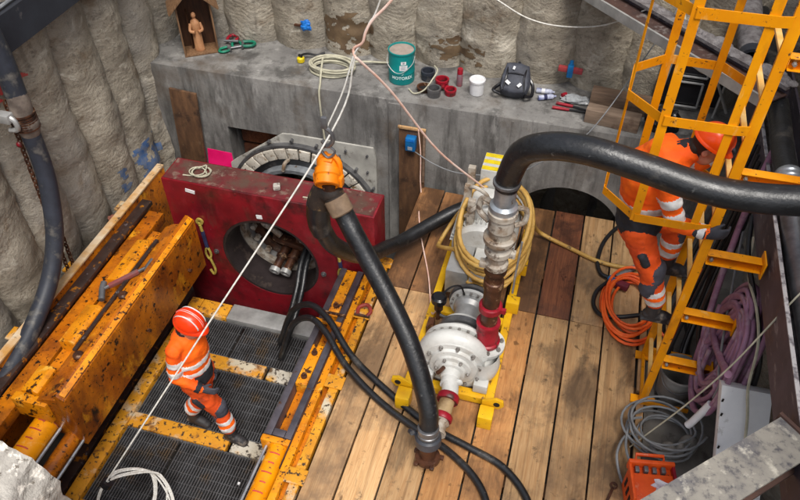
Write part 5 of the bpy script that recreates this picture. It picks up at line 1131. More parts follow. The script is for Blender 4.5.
MB().tube([(-.17, 6.57, ZL + .02), (.0, 6.55, ZL + .02)], .016, 10).build('grip', M['redpart'], t); MB().tube([(-.20, 6.48, ZL + .02), (-.03, 6.48, ZL + .02)], .016, 10).build('grip', M['redpart'], t)
MB().tube([(.0, 6.55, ZL + .02), (.16, 6.51, ZL + .02), (.22, 6.50, ZL + .025)], .011, 8).build('handle_bar', M['cable_black'], t); MB().tube([(-.03, 6.48, ZL + .02), (.15, 6.48, ZL + .02), (.22, 6.495, ZL + .02)], .011, 8).build('handle_bar', M['cable_black'], t)
MB().tube([(-.13, 6.68, ZL + .05), (-.09, 6.72, ZL + .05)], .02, 8).build('knob', M['redpart'], t)
tag(crumple((.02, 6.68, ZL + .03), .11, 0, mat('clear_film', S(172, 176, 178), S(136, 138, 140), 14, rough=.2, bump=.6, bscale=30), 'plastic_film', 'crumpled grey plastic film behind the bolt cutter', 'plastic film', 9, (1.4, .7, .32)), None, None)
t = thing('laser_level', 'small red and blue instrument fixed to the pile above the plastic film', 'instrument', (-.10, 6.88, 1.26))
MB().bar((-.22, 6.88, 1.275), (.03, 6.88, 1.265), .05, .055).build('tube', mat('red_plastic', S(176, 66, 66), S(120, 50, 60), 9, rough=.5), t, bevel=.01)
MB().bb(-.125, -.065, 6.83, 6.90, 1.20, 1.33).build('clamp', M['blue_plastic'], t, bevel=.01)
MB().tube([(-.095, 6.88, 1.33), (-.095, 6.89, 1.37)], .02, 8).build('knob', M['blue_plastic'], t)
M['timber_red'] = mat('reddish_baulk', S(144, 124, 106), S(116, 98, 84), 4, (1, 9, 9), rough=.75, bump=.4, layers=[(S(92, 70, 58), 5, .56, .68)])
# timber baulks at the right
for c0, c1, h, lab in (((.14, 6.40), (.66, 6.33), .15, 'reddish timber baulk lying at the front edge of the ledge behind the cage'), ((.16, 6.70), (.74, 6.64), .17, 'grey weathered timber baulk lying against the piles behind the front one')):
    tag(MB().bar((c0[0], c0[1], ZL + h / 2), (c1[0], c1[1], ZL + h / 2), .14, h).build('timber_baulk', M['board_old' if h > .16 else 'timber_red'], None, bevel=.008), lab, 'timber')
tag(crumple((.86, 6.42, ZL + .10), .14, 0, M['plastic_black'], 'bin_bag', 'shiny black bin bag slumped on the timber beside the black panels', 'bag', 15, (1.2, .8, 1.1)), None, None)
t = thing('folding_frame', 'stacked black panels in pale metal frames behind the ladder cage', 'frame', (1.05, 6.85, ZL))
MB().box((1.08, 6.90, ZL + .36), (.62, .05, .60), rotm('X', -8)).build('panel', M['plastic_black'], t)
mb = MB()
def fr(x0, x1, z0, z1, y):
    for a, b in (((x0, z0), (x1, z0)), ((x1, z0), (x1, z1)), ((x1, z1), (x0, z1)), ((x0, z1), (x0, z0))): mb.tube([(a[0], y + a[1] * .14, ZL + a[1]), (b[0], y + b[1] * .14, ZL + b[1])], .012, 8)
fr(.92, 1.20, .05, .30, 6.80); fr(.93, 1.22, .36, .64, 6.80)
for p in (((.80, 6.70, 1.06), (.86, 6.82, 1.70)), ((1.18, 6.72, 1.75), (1.36, 6.74, 1.42)), ((1.36, 6.70, 1.06), (1.40, 6.8, 1.62)), ((1.30, 6.68, 1.45), (1.46, 6.66, 1.16))): mb.tube(p, .014, 8)
mb.build('frame_tubes', M['zinc'], t)
# wall-side pieces
tag(MB().box((-4.28, 6.14, .22), (.33, .03, 1.10), rotm('Y', 4)).build('plywood_sheet', M['plywood'], None, bevel=.004), 'brown plywood sheet leaning on the left end of the headwall', 'board')
bd = thing('plywood_board', 'wet brown plywood board with a light top batten standing against the headwall', 'board', (-1.57, 6.13, -.7))
MB().bb(-1.72, -1.43, 6.115, 6.14, -1.0, .77).build('sheet', M['plywood'], bd, bevel=.004)
MB().bb(-1.725, -1.425, 6.09, 6.1145, .77, .80).build('batten', M['plank'], bd, bevel=.003)
MB().bb(-1.452, -1.425, 6.09, 6.1145, .1, .769).build('batten', M['board_old'], bd, bevel=.003)
t = thing('sensor_box', 'small bright blue box with a grey window screwed to the plywood board', 'box', (-1.58, 6.09, .6))
MB().bb(-1.63, -1.52, 6.03, 6.114, .54, .70).build('housing', M['blue_plastic'], t, bevel=.012)
MB().bb(-1.62, -1.53, 6.026, 6.0295, .665, .695).build('top_cover', M['blue_cloth'], t)
MB().bb(-1.60, -1.55, 6.026, 6.0295, .56, .60).build('window', M['print_grey'], t)
tag(MB().tube([(-1.50, 6.08, .80), (-1.47, 6.08, .5), (-1.46, 6.06, .15), (-1.43, 6.0, -.05), (-1.38, 5.7, .0), (-1.25, 5.3, .02), (-1.05, 4.8, .02), (-.9, 4.3, .1), (-.82, 4.15, .3)], .007, 6, 6).build('pink_string', M['rope_pink'], None), 'thin pink string running from the plywood board to the pump oiler', 'string')
wire('thin grey wire sagging across the headwall from the blue box up to the right', [(-1.55, 6.08, .52), (-1.3, 6.06, .40), (-1.0, 6.04, .36), (-.5, 6.02, .47), (-.2, 6.04, .68), (.2, 6.1, 1.08), (.6, 6.6, 1.75), (.8, 6.8, 2.2)], .006)
wire('thin white wire sagging across the piles at the top of the picture', [(-.95, 6.85, 1.95), (-.60, 6.86, 1.78), (-.25, 6.86, 1.74), (.15, 6.8, 1.84), (.5, 6.5, 2.2)], .007, 'rope_white')
wire('white cable curving behind the ladder cage at the top right, the upper one', [(.75, 6.5, 2.3), (.88, 6.3, 2.02), (1.05, 6.15, 1.96), (1.25, 6.1, 2.0)], .012, 'cord_ecru')
wire('white cable curving behind the ladder cage at the top right, the lower one', [(.70, 6.4, 2.35), (.80, 6.22, 2.05), (.98, 6.02, 1.93), (1.2, 5.95, 1.94)], .012, 'cord_ecru')
# blue paint sprayed on the left piles: patches that follow the pile surface
def paint(wall, a0, a1, z0, z1, seed, thr, m):
    """patch on the pile surface: the wall is met along -x (left wall) or +y (back wall)"""
    left = wall is left_w; d = Vector((-1, 0, 0)) if left else Vector((0, 1, 0))
    trees = [BVHTree.FromPolygons([tuple(v.co + p.location + wall.location) for v in p.data.vertices], [tuple(q.vertices) for q in p.data.polygons]) for p in wall.children if p.name.startswith('pile')]
    n = 44; P = {}; fs = []; vs = []
    for i in range(n + 1):
        for j in range(n + 1):
            a, z = a0 + (a1 - a0) * i / n, z0 + (z1 - z0) * j / n; best = None
            o_ = Vector((-3, a, z)) if left else Vector((a, 6, z))
            for t_ in trees:
                h = t_.ray_cast(o_, d)
                if h[0] is not None and (best is None or h[3] < best[1]): best = (h[0], h[3])
            if best is not None: P[i, j] = len(vs); vs.append(best[0] - d * .004)
    for i in range(n):
        for j in range(n):
            u, v = (i + .5) / n * 2 - 1, (j + .5) / n * 2 - 1
            f = noise.noise(Vector((seed + u * 2.2, v * 2.2, 0))) + .5 * noise.noise(Vector((seed + u * 6, v * 6, 3))) - (u * u + v * v) * .55 + thr
            if f > 0 and all(k in P for k in ((i, j), (i + 1, j), (i + 1, j + 1), (i, j + 1))): fs.append((P[i, j], P[i + 1, j], P[i + 1, j + 1], P[i, j + 1]))
    mb = MB(); mb.v = vs; mb.f = fs; return mb.build('paint_mark' if 'spray' in m else 'mud_patch', M[m], wall)
M['mud'] = mat('wet_brown_mud', S(112, 92, 68), S(88, 70, 52), 9, rough=.7, bump=.5, bscale=30)
paint(left_w, 5.1, 6.2, -.35, .45, 2.3, .05, 'spray_blue')
paint(left_w, 3.9, 4.5, 1.7, 2.15, 7.7, .05, 'spray_red')
paint(back_w, -2.86, -2.24, 1.06, 1.55, 4.1, .42, 'mud')
paint(back_w, -1.62, -1.0, 1.10, 1.42, 9.1, .25, 'mud')

# ================================================================== THINGS ON THE FRAME
def loopwire(c, lab, seed):
    mb = coil((c[0], c[1], c[2]), .085, .075, 4, .006, None, seed, .25, .008)
    mb.tube([(c[0] - .15, c[1] - .07, c[2] + .008), (c[0] - .06, c[1] - .06, c[2] + .01), (c[0] + .05, c[1] - .04, c[2] + .03), (c[0] + .04, c[1] + .08, c[2] + .05), (c[0] - .02, c[1] + .02, c[2] + .05)], .006, 6, 6)
    tag(mb.build('wire_loop', M['cord_ecru'], None), lab, 'wire loop')
loopwire((-3.42, 4.91, .706), 'small loop of pale wire lying on the left part of the red block', 3)
loopwire((-2.16, 4.91, .706), 'small loop of pale wire lying on the red block beside the orange cap', 7)
t = thing('load_binder', 'red and grey ratchet load binder lying across the top of the left carriage', 'load binder', (-3.68, 3.72, .27))
a, b = Vector((-3.84, 3.60, .27)), Vector((-3.52, 3.90, .36))
MB().bar(a.lerp(b, .15), a.lerp(b, .8), .042, .038).build('handle', mat('worn_red_steel', S(140, 66, 62), S(110, 84, 84), 7, rough=.5), t, bevel=.006)
MB().tube([a + Vector((.05, -.10, -.02)), a, a + Vector((-.03, .08, 0))], .03, 10).build('jaw', M['steel'], t); MB().tube([b + Vector((.03, -.08, -.0)), b, b + Vector((0, .09, .0))], .026, 10).build('jaw', M['steel'], t)
MB().tube([a, b], .016, 8).build('screw', M['steel'], t)
def strap(x, z1, z0, lab):
    t = thing('lifting_strap', lab, 'lifting strap', (x, 4.72, z0))
    MB().ring((x, 4.742, z1), (0, -1, 0), .02, .042, .022, 18).build('eye_hook', M['hook_yellow'], t)
    MB().tube([(x, 4.725, z1 - .04), (x + .01, 4.72, z1 - .12)], .016, 8).build('shank', M['hook_yellow'], t)
    MB().bar((x + .01, 4.722, z1 - .12), (x + .02, 4.72, (z0 + z1) / 2), .035, .022).build('webbing', M['navy'], t, bevel=.004)
    mb = MB(); mb.tube([(x + .02, 4.72, (z0 + z1) / 2 + .02), (x + .05, 4.715, (z0 + z1) / 2 - .07), (x + .02, 4.71, (z0 + z1) / 2 - .14), (x - .01, 4.715, (z0 + z1) / 2 - .06)], .013, 8, 5, closed=True)
    mb.tube([(x + .03, 4.71, (z0 + z1) / 2 - .13), (x + .06, 4.71, z0 + .08), (x + .03, 4.71, z0), (x, 4.71, z0 + .06)], .014, 8, 5)
    mb.build('hook', M['hook_yellow'], t)
strap(-3.44, .22, -.52, 'navy lifting strap with yellowish hooks hanging left of the hole in the red block')
strap(-1.95, .18, -.28, 'navy lifting strap with yellowish hooks hanging right of the hole in the red block')
t = thing('shackle', 'small red shackle lying on the tab of the right side beam', 'shackle', (-1.50, 4.17, .03))
MB().tube([(-1.56, 4.12, .05), (-1.57, 4.2, .06), (-1.50, 4.24, .07), (-1.45, 4.18, .06), (-1.47, 4.12, .05)], .018, 8, 5).build('bow', mat('dull_red', S(150, 50, 40), S(110, 44, 36), 7), t)
MB().tube([(-1.59, 4.12, .05), (-1.44, 4.12, .05)], .014, 8).build('pin', M['rust'], t)
tag(MB().box((-2.20, 2.62, -.738), (.02, .02, .02)).build('paper_scrap', M['paper'], None), 'tiny white scrap lying on the front grating', 'scrap')
tag(crumple((-4.40, 4.62, .11), .055, 0, mat('red_brown_cap', S(150, 92, 80), S(120, 80, 60), 9, rough=.8), 'rag', 'small reddish rag on the outer edge of the left side beam', 'rag', 22, (.8, .8, 1)), None, None)
tag(crumple((1.62, 4.10, 1.80), .06, 0, mat('pale_blue_rag', S(196, 204, 230), S(150, 160, 200), 9, rough=.8), 'rag', 'pale blue rag stuffed in the trough of the right waler', 'rag', 27, (1, 1.2, .6)), None, None)
# ================================================================== PEOPLE
def cone_p(p0, p1, r0, r1, n=20, caps=True, side=None, ratio=1.0):
    """round-ended tapered limb; optional elliptical section (side = wide direction, ratio = thin/wide)"""
    p0, p1 = Vector(p0), Vector(p1); d = (p1 - p0).normalized()
    if side is None: x, y, _ = frame(d)
    else: x = (Vector(side) - d * Vector(side).dot(d)).normalized(); y = d.cross(x)
    prof = []
    if caps:
        for k in range(5): a = PI / 2 * (1 - k / 5); prof.append((p0 - d * r0 * math.sin(a) * .9, r0 * math.cos(a) + 1e-4))
    prof += [(p0.lerp(p1, t), r0 + (r1 - r0) * t) for t in (0, .33, .66, 1)]
    if caps:
        for k in range(1, 6): a = PI / 2 * k / 5; prof.append((p1 + d * r1 * math.sin(a) * .9, r1 * math.cos(a) + 1e-4))
    mb = MB(); vs = []; fs = []
    for c, r in prof:
        for k in range(n): t = 2 * PI * k / n; vs.append(c + x * (math.cos(t) * r) + y * (math.sin(t) * r * ratio))
    for i in range(len(prof) - 1):
        for k in range(n): fs.append((i * n + k, i * n + (k + 1) % n, (i + 1) * n + (k + 1) % n, (i + 1) * n + k))
    fs += [tuple(range(n - 1, -1, -1)), tuple((len(prof) - 1) * n + k for k in range(n))]
    return mb.add(vs, fs)

class Body:
    def __init__(s): s.pr = []
    def limb(s, m, p0, p1, r0, r1, side=None, ratio=1.0, caps=True): s.pr.append((m, cone_p(p0, p1, r0, r1, 20, caps, side, ratio)))
    def ball(s, m, c, r, rot=None): s.pr.append((m, MB().ell(c, r, rot, 20, 14)))
    def band(s, p0, p1, t0, t1, r0, r1, side=None, ratio=1.0, m='reflect', grow=.004):
        p0, p1 = Vector(p0), Vector(p1); ra, rb = r0 + (r1 - r0) * t0 + grow, r0 + (r1 - r0) * t1 + grow
        s.pr.append((m, cone_p(p0.lerp(p1, t0), p0.lerp(p1, t1), ra, rb, 24, False, side, ratio)))
    def hand(s, m, wrist, d, n, side, curl=.6, k=1.0):
        """palm along d, palm normal n, thumb to `side`; five bent fingers"""
        d, n = Vector(d).normalized(), Vector(n).normalized(); sd = Vector(side).normalized(); w = Vector(wrist)
        s.pr.append((m, MB().ell(w + d * .05 * k, (1, 1, 1), Matrix((sd * .046 * k, n * .02 * k, d * .06 * k)).transposed(), 16, 12)))
        s.limb(m, w - d * .02, w + d * .02, .031 * k, .032 * k)
        for i, (off, ln) in enumerate(((.032, .075), (.011, .085), (-.011, .08), (-.031, .062))):
            b = w + d * .095 * k + sd * off * k; a1 = curl * .5; a2 = curl * 1.5
            e1 = b + (d * math.cos(a1) - n * math.sin(a1)) * ln * .5 * k; e2 = e1 + (d * math.cos(a2) - n * math.sin(a2)) * ln * .5 * k
            s.limb(m, b - d * .02, e1, .0115 * k, .0105 * k); s.limb(m, e1, e2, .0105 * k, .009 * k)
        t0 = w + d * .03 * k + sd * .035 * k; t1 = t0 + (sd * .6 + d * .7 - n * .25).normalized() * .045 * k; t2 = t1 + (sd * .2 + d * .85 - n * .4).normalized() * .032 * k
        s.limb(m, t0, t1, .014 * k, .012 * k); s.limb(m, t1, t2, .012 * k, .010 * k)
    def boot(s, ankle, toe_dir, up=(0, 0, 1)):
        a = Vector(ankle); t = Vector(toe_dir).normalized(); u = Vector(up); sd = u.cross(t)
        s.limb('boot', a + u * .10, a + u * .0, .058, .055)
        s.limb('boot', a - u * .035 - t * .03, a - u * .045 + t * .13, .046, .042, sd, .8)
        s.limb('boot', a - u * .03, a - u * .04 + t * .10, .05, .046)
        s.pr.append(('boot', MB().box(a - u * .072 + t * .05, (.09, .26, .022), Matrix((sd, t, u)).transposed())))
    def build(s, root, name='body', vox=.0085, wrinkle=.010, seed=0):
        al = MB(); mats = []
        for m, b in s.pr:
            al.add(b.v, b.f)
            if m not in mats: mats.append(m)
        tmp = bpy.data.objects.new('tmp', al.mesh('tmp', [])); COL.objects.link(tmp)
        r = tmp.modifiers.new('r', 'REMESH'); r.mode = 'VOXEL'; r.voxel_size = vox
        sm = tmp.modifiers.new('s', 'SMOOTH'); sm.factor = .5; sm.iterations = 3
        me = bpy.data.meshes.new_from_object(tmp.evaluated_get(bpy.context.evaluated_depsgraph_get())); bpy.data.objects.remove(tmp)
        trees = [(mats.index(m), BVHTree.FromPolygons([tuple(v) for v in b.v], b.f)) for m, b in s.pr]
        bbs = []
        for m, b in s.pr: bbs.append((Vector([min(v[i] for v in b.v) for i in range(3)]), Vector([max(v[i] for v in b.v) for i in range(3)])))
        for m in mats: me.materials.append(M[m])
        cloth = {i for i, m in enumerate(mats) if m in ('hivis', 'hivis_dark', 'cloth_black', 'cloth_grey', 'reflect')}
        idx = []; vflag = [0.0] * len(me.vertices)
        for p in me.polygons:
            c = p.center; best = (9, 0)
            for (mi, tr), (lo, hi) in zip(trees, bbs):
                if all(lo[i] - .03 < c[i] < hi[i] + .03 for i in range(3)):
                    q = tr.find_nearest(c, .03)
                    if q[0] is not None and q[3] - (.0035 if mats[mi] == 'reflect' else 0) < best[0]: best = (q[3] - (.0035 if mats[mi] == 'reflect' else 0), mi)
            idx.append(best[1])
            if best[1] in cloth:
                for v in p.vertices: vflag[v] = 1
        me.polygons.foreach_set('material_index', idx)
        nr = [v.normal.copy() for v in me.vertices]
        for v in me.vertices:
            if vflag[v.index]:
                q = v.co + Vector((seed, 0, 0)); h = noise.noise(Vector((q.x * 11, q.y * 11, q.z * 17))) * .6 + noise.noise(q * 27) * .35
                h += -abs(noise.noise(Vector((q.x * 7 + 3, q.y * 7, q.z * 13)))) * .9 + .3
                v.co += nr[v.index] * h * wrinkle
        me.transform(Matrix.Translation(-ORIGIN[root.name])); me.polygons.foreach_set('use_smooth', [True] * len(me.polygons))
        o = bpy.data.objects.new(name, me); COL.objects.link(o); o.parent = root; return o

def helmet(root, c, fwd, up, m, stripes=True):
    c = Vector(c); u = Vector(up).normalized(); f = (Vector(fwd) - u * Vector(fwd).dot(u)).normalized(); sd = u.cross(f)
    R_ = Matrix((f, sd, u)).transposed()
    mb = MB(); vs = []; fs = []; na, nh = 36, 12
    for i in range(nh + 1):
        ph = PI / 2 * i / nh
        for k in range(na):
            a = 2 * PI * k / na; rr = math.cos(ph) ** .85; vs.append(c + R_ @ Vector((rr * math.cos(a) * .126, rr * math.sin(a) * .106, math.sin(ph) ** .95 * .128 if ph > 0 else 0)))
    for i in range(nh):
        for k in range(na): fs.append((i * na + k, i * na + (k + 1) % na, (i + 1) * na + (k + 1) % na, (i + 1) * na + k))
    mb.add(vs, fs); sh_ = mb.build('helmet', M[m], root, sharp=70)
    mb = MB(); vs = []                                             # rim with a peak at the front
    for k in range(na):
        a = 2 * PI * k / na; pk = max(0, math.cos(a)) ** 3 * .032
        for r_, h_ in ((1.0, -.004), (1.06, -.010), (1.06, -.002), (1.0, .010)): vs.append(c + R_ @ Vector((math.cos(a) * (.126 * r_ + (pk if r_ > 1.03 else 0)), math.sin(a) * .106 * r_, h_ - (pk * .35 if r_ > 1.03 else 0))))
    fs = [(k * 4 + j, k * 4 + (j + 1) % 4, ((k + 1) % na) * 4 + (j + 1) % 4, ((k + 1) % na) * 4 + j) for k in range(na) for j in range(4)]
    mb.add(vs, fs).build('brim', M[m], sh_, sharp=60)
    if stripes:
        mb = MB()
        for w0 in (-.048, .0, .048):
            pts = []
            for i in range(15):
                a = math.radians(20 + 140 * i / 14); q = math.sqrt(1 - (w0 / .106) ** 2); pts.append(c + R_ @ Vector((math.cos(a) * .1285 * q, w0, (math.sin(a) ** .95) * .1305 * q ** .9)))
            mb.strip(pts, .017, .004, up=u)
        mb.build('helmet_stripe', M['reflect'], sh_)
    mb = MB()
    pts = [c + R_ @ Vector((math.cos(math.radians(15 + 150 * i / 14)) * .127, 0, (math.sin(math.radians(15 + 150 * i / 14)) ** .95) * .129)) for i in range(15)]
    mb.tube(pts, .007, 6); mb.build('helmet_ridge', M[m], sh_)
    return sh_

def head(b, root, c, fwd, up):
    """skull, jaw, nose, ears in the body; eyes, mouth, hair as children"""
    c = Vector(c); u = Vector(up).normalized(); f = (Vector(fwd) - u * Vector(fwd).dot(u)).normalized(); sd = u.cross(f); R_ = Matrix((f, sd, u)).transposed()
    P = lambda x, y, z: c + R_ @ Vector((x, y, z))
    b.ball('skin', P(0, 0, .03), (.092, .076, .10), R_); b.ball('skin', P(.03, 0, -.05), (.066, .058, .07), R_)
    b.limb('skin', P(.085, 0, .025), P(.108, 0, -.012), .012, .016)
    for s_ in (-1, 1): b.ball('skin', P(-.01, s_ * .08, .0), (.022, .010, .034), R_)
    b.limb('skin', P(.078, -.022, -.045), P(.078, .022, -.045), .010, .010)
    b.limb('skin', P(.07, -.045, .045), P(.07, .045, .045), .014, .014)
    hr = MB(); hr.ell(P(-.022, 0, .035), (1, 1, 1), Matrix((R_ @ Vector((.092, 0, 0)), R_ @ Vector((0, .085, 0)), R_ @ Vector((0, 0, .105)))).transposed()); 
    hr.ell(P(-.06, 0, -.035), (1, 1, 1), Matrix((R_ @ Vector((.05, 0, 0)), R_ @ Vector((0, .068, 0)), R_ @ Vector((0, 0, .06)))).transposed())
    hr.build('hair', M['hair'], root, sharp=80)
    e = MB(); pu_ = MB()
    for s_ in (-1, 1):
        e.ell(P(.078, s_ * .032, .018), (.014,) * 3, n=12, m=8); pu_.ell(P(.0895, s_ * .032, .018), (.005,) * 3, n=8, m=6)
    ey = e.build('eyes', M['paper'], root); pu_.build('pupils', M['dark'], ey)
    MB().tube([P(.089, -.022, -.044), P(.0925, 0, -.045), P(.089, .022, -.044)], .003, 6, 4).build('mouth', mat('lips', S(150, 84, 76), S(130, 70, 66), 9), root)

# ---- worker on the grating, mid-stride to the right
G = -.75
w1 = thing('person', 'worker in orange striped workwear and a red-orange helmet walking across the grating', 'person', (-2.62, 3.05, G))
b = Body()
hip = Vector((-2.65, 3.07, .10)); ch = Vector((-2.66, 3.09, .48)); nk = Vector((-2.635, 3.08, .67)); hd = Vector((-2.575, 3.07, .775))
F1 = Vector((1, -.12, 0)).normalized(); S1 = Vector((.12, 1, 0)).normalized()       # facing, left side
# trousers
ff = Vector((-2.45, 3.02, G + .085)); rf = Vector((-2.86, 3.10, G + .095))
hR = hip - S1 * .085; hL = hip + S1 * .085
kF = Vector((-2.51, 3.03, -.30)); kR = Vector((-2.72, 3.13, -.33))
b.limb('hivis_dark', hip - Vector((0, 0, .0)), hip + Vector((0, 0, .1)), .155, .15, S1, .78)
b.limb('hivis_dark', hR, kF, .096, .074); b.limb('cloth_grey', kF + Vector((.012, 0, .045)), kF + Vector((.004, 0, -.09)), .076, .074); b.limb('hivis_dark', kF, ff + Vector((0, 0, .12)), .075, .068)
b.limb('hivis_dark', hL, kR, .096, .074); b.limb('hivis_dark', kR, rf + Vector((.01, 0, .12)), .075, .068)
for k_, f_ in ((kF, ff), (kR, rf)):
    b.band(k_, f_ + Vector((0, 0, .12)), .46, .60, .075, .068, grow=.006); b.band(k_, f_ + Vector((0, 0, .12)), .60, .80, .075, .068, m='hivis', grow=.005); b.band(k_, f_ + Vector((0, 0, .12)), .80, .98, .075, .068, grow=.006)
b.limb('cloth_black', hR + (kF - hR) * .35 - S1 * .088, hR + (kF - hR) * .58 - S1 * .082, .03, .028)       # thigh pocket
b.boot(ff, (1, -.15, -.08)); b.boot(rf, (1, -.1, -.2))
# jacket
b.limb('cloth_black', hip + Vector((0, 0, .045)), hip + Vector((-.003, 0, .11)), .155, .157, S1, .84)
b.limb('hivis', hip + Vector((-.01, 0, .14)), ch, .158, .172, S1, .84); b.limb('hivis', ch, ch + Vector((.01, 0, .10)), .172, .15, S1, .80)
b.limb('hivis', ch + Vector((.01, 0, .13)) - S1 * .115, ch + Vector((.01, 0, .13)) + S1 * .115, .07, .07)
b.limb('hivis', ch + Vector((.01, 0, .14)), nk - Vector((0, 0, .01)), .11, .075, S1, .85)
tr0, tr1 = hip + Vector((-.01, 0, .14)), ch
b.band(tr0, tr1, .04, .20, .158, .172, S1, .84, grow=.006); b.band(tr0, tr1, .46, .62, .158, .172, S1, .84, grow=.006)
b.limb('cloth_black', nk - Vector((.01, 0, .01)), nk + Vector((.005, 0, .05)), .072, .064)
b.limb('skin', nk, hd + Vector((-.02, 0, -.03)), .055, .055)
def arm(b, sh, el, wr, m='hivis', cuff='cloth_black', q=1.0):
    b.limb(m, sh, el, .075 * q, .06 * q); b.limb(m, el, wr, .06 * q, .047 * q)
    b.band(sh, el, .34, .52, .075 * q, .06 * q, grow=.005); b.band(sh, el, .70, .88, .075 * q, .06 * q, grow=.005)
    b.band(el, wr, .80, .98, .06 * q, .047 * q, m=cuff, grow=.004)
shR = ch + Vector((0, 0, .12)) - S1 * .16; elR = Vector((-2.715, 2.885, .29)); wrR = Vector((-2.53, 2.92, .16))
arm(b, shR, elR, wrR, q=.86); b.hand('glove', wrR, (1, .05, -.25), (-.2, -.9, .2), (.1, .2, 1), .8, .88)
shL = ch + Vector((0, 0, .12)) + S1 * .16; elL = Vector((-2.75, 3.24, .27)); wrL = Vector((-2.66, 3.24, .05))
arm(b, shL, elL, wrL, q=.86); b.hand('glove', wrL, (.5, -.1, -.85), (.1, 1, .1), (.9, -.1, .4), .8)
hu = Vector((.30, -.03, .95)).normalized()
head(b, w1, hd, (1, -.12, -.3), hu)
b.build(w1, seed=3)
helmet(w1, hd + hu * .06, (1, -.12, -.3), hu, 'helmet_red')

# ---- worker on the ladder, inside the cage
w2 = thing('person', 'worker in orange jacket and orange helmet climbing inside the yellow ladder cage', 'person', (.9, 4.13, .86))
b = Body(); F2 = Vector((1, 0, 0)); S2 = Vector((0, 1, 0))
hip = Vector((.60, 4.12, 1.76)); ch = Vector((.585, 4.13, 2.17)); nk = Vector((.77, 4.13, 2.38)); hd = Vector((.865, 4.12, 2.44))
rA = Vector((.88, 4.02, .89 + .087)); rB = Vector((.90, 4.25, 1.185 + .087))
hR = hip - S2 * .09 + Vector((0, 0, -.02)); hL = hip + S2 * .09 + Vector((0, 0, -.02))
kA = Vector((.775, 4.00, 1.38)); kB = Vector((.88, 4.26, 1.66))
b.limb('hivis_dark', hip + Vector((0, 0, -.05)), hip + Vector((0, 0, .05)), .155, .155, S2, .85)
b.limb('hivis_dark', hR, kA, .11, .083); b.limb('hivis_dark', kA, rA + Vector((-.01, 0, .12)), .082, .07)
b.limb('cloth_grey', kA + Vector((.014, 0, .06)), kA + Vector((.022, 0, -.16)), .080, .075)
b.limb('hivis_dark', hL, kB, .11, .083); b.limb('cloth_grey', kB + Vector((.014, 0, .02)), kB + Vector((.012, 0, -.14)), .080, .074); b.limb('hivis_dark', kB, rB + Vector((-.01, 0, .12)), .08, .07)
for k_, f_ in ((kA, rA), (kB, rB)):
    e_ = f_ + Vector((-.01, 0, .12)); b.band(k_, e_, .50, .64, .082, .07, grow=.006); b.band(k_, e_, .64, .80, .082, .07, m='hivis', grow=.005); b.band(k_, e_, .80, .99, .082, .07, grow=.006)
b.boot(rA, (1, 0, 0)); b.boot(rB, (1, 0, .05))
b.limb('cloth_black', hR + (kA - hR) * .38 - S2 * .09, hR + (kA - hR) * .60 - S2 * .085, .032, .03)
b.limb('cloth_black', hip + Vector((0, 0, .02)), hip + Vector((0, 0, .13)), .18, .184, S2, .92)
b.limb('hivis', hip + Vector((0, 0, .17)), ch, .185, .215, S2, .90); b.limb('hivis', ch, ch + Vector((.06, 0, .10)), .215, .19, S2, .86)
b.limb('hivis', ch + Vector((.07, 0, .12)) - S2 * .15, ch + Vector((.07, 0, .12)) + S2 * .15, .092, .092)
b.limb('hivis', ch + Vector((.05, 0, .12)), nk, .14, .09, S2, .92)
b.band(hip + Vector((0, 0, .17)), ch, .02, .26, .185, .215, S2, .90, grow=.006)
b.limb('cloth_black', nk - Vector((.05, 0, .02)), nk + Vector((.035, 0, .03)), .085, .07); b.limb('skin', nk, hd + Vector((-.02, 0, -.02)), .058, .056)
shR = ch + Vector((.08, -.20, .10)); elR = Vector((.80, 3.915, 1.95)); wrR = Vector((.985, 3.875, 1.955))
arm(b, shR, elR, wrR, cuff='reflect'); b.hand('glove', wrR + Vector((.0, -.012, 0)), (1, .05, .05), (0, -1, 0), (.1, 0, 1), .9, 1.05)
b.limb('glove', wrR - Vector((.05, 0, 0)), wrR + Vector((.0, -.01, 0)), .046, .040)
shL = ch + Vector((.08, .20, .10)); elL = Vector((.86, 4.38, 2.08)); wrL = Vector((.985, 4.36, 2.22))
arm(b, shL, elL, wrL, cuff='reflect'); b.hand('glove', wrL, (.6, .05, .8), (0, 1, 0), (-.6, 0, .6), 1.1, 1.05)
hu = Vector((.42, 0, .9)).normalized(); hf = Vector((1, -.05, -.55))
head(b, w2, hd, hf, hu)
b.build(w2, seed=9)
helmet(w2, hd + hu * .055, hf, hu, 'helmet_orange', False)
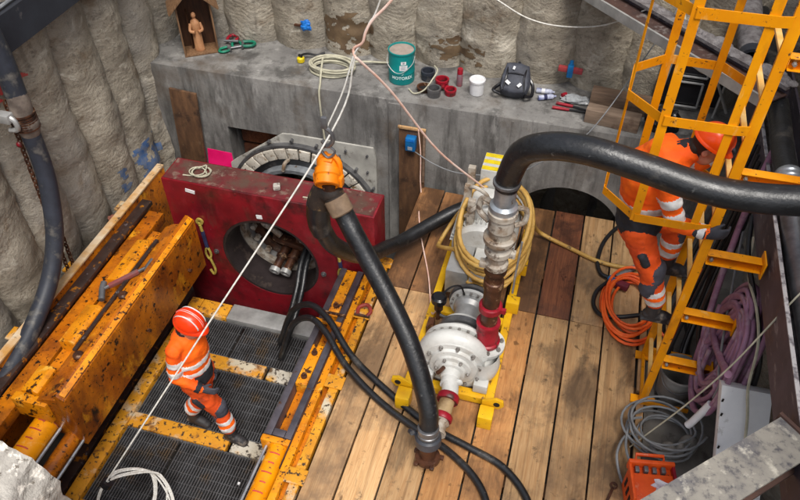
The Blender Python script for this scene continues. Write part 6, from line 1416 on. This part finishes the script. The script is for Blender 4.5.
# ================================================================== CAMERA, LIGHT
th, az = math.radians(44.5), math.radians(15.6)
h_ = Vector((-math.sin(az), math.cos(az), 0)); R_ = Vector((math.cos(az), math.sin(az), 0)); Z_ = Vector((0, 0, 1))
Fw = h_ * math.cos(th) - Z_ * math.sin(th); Up = h_ * math.sin(th) + Z_ * math.cos(th)
cam = bpy.data.cameras.new('Camera'); co = bpy.data.objects.new('Camera', cam); COL.objects.link(co)
cam.sensor_width = 36; cam.lens = 727 / 800 * 36; cam.clip_start = .05; cam.clip_end = 200
m4 = Matrix((R_, Up, -Fw)).transposed().to_4x4(); m4.translation = Vector((0, 0, 5.2)); co.matrix_world = m4
SC.camera = co
wd = bpy.data.worlds.new('World'); SC.world = wd; wd.use_nodes = True; nt = wd.node_tree; nt.nodes.clear()
sky = nt.nodes.new('ShaderNodeTexSky'); sky.sky_type = 'NISHITA'; sky.sun_disc = False
EL, RO = math.radians(62), math.radians(150)
sky.sun_elevation = EL; sky.sun_rotation = RO; sky.air_density = 1.0; sky.dust_density = 3.0; sky.ozone_density = .6
bg = nt.nodes.new('ShaderNodeBackground'); bg.inputs[1].default_value = .115; ow = nt.nodes.new('ShaderNodeOutputWorld')
hs_ = nt.nodes.new('ShaderNodeHueSaturation'); hs_.inputs['Saturation'].default_value = .45
nt.links.new(sky.outputs[0], hs_.inputs['Color']); nt.links.new(hs_.outputs[0], bg.inputs[0]); nt.links.new(bg.outputs[0], ow.inputs[0])
sl = bpy.data.lights.new('Sun', 'SUN'); sl.energy = 1.9; sl.angle = math.radians(25); sl.color = (1, .96, .9)
so_ = bpy.data.objects.new('Sun', sl); COL.objects.link(so_); so_.location = (0, 0, 12)
dv = Vector((math.sin(RO) * math.cos(EL), math.cos(RO) * math.cos(EL), math.sin(EL)))
so_.rotation_euler = (-dv).to_track_quat('-Z', 'Y').to_euler()
vs_ = SC.view_settings; vs_.view_transform = 'Standard'; vs_.look = 'None'; vs_.exposure = 0.68; vs_.gamma = 1; vs_.use_curve_mapping = False
SC.display_settings.display_device = 'sRGB'
SC.cycles.max_bounces = 6; SC.cycles.diffuse_bounces = 3; SC.cycles.glossy_bounces = 3; SC.cycles.use_denoising = True
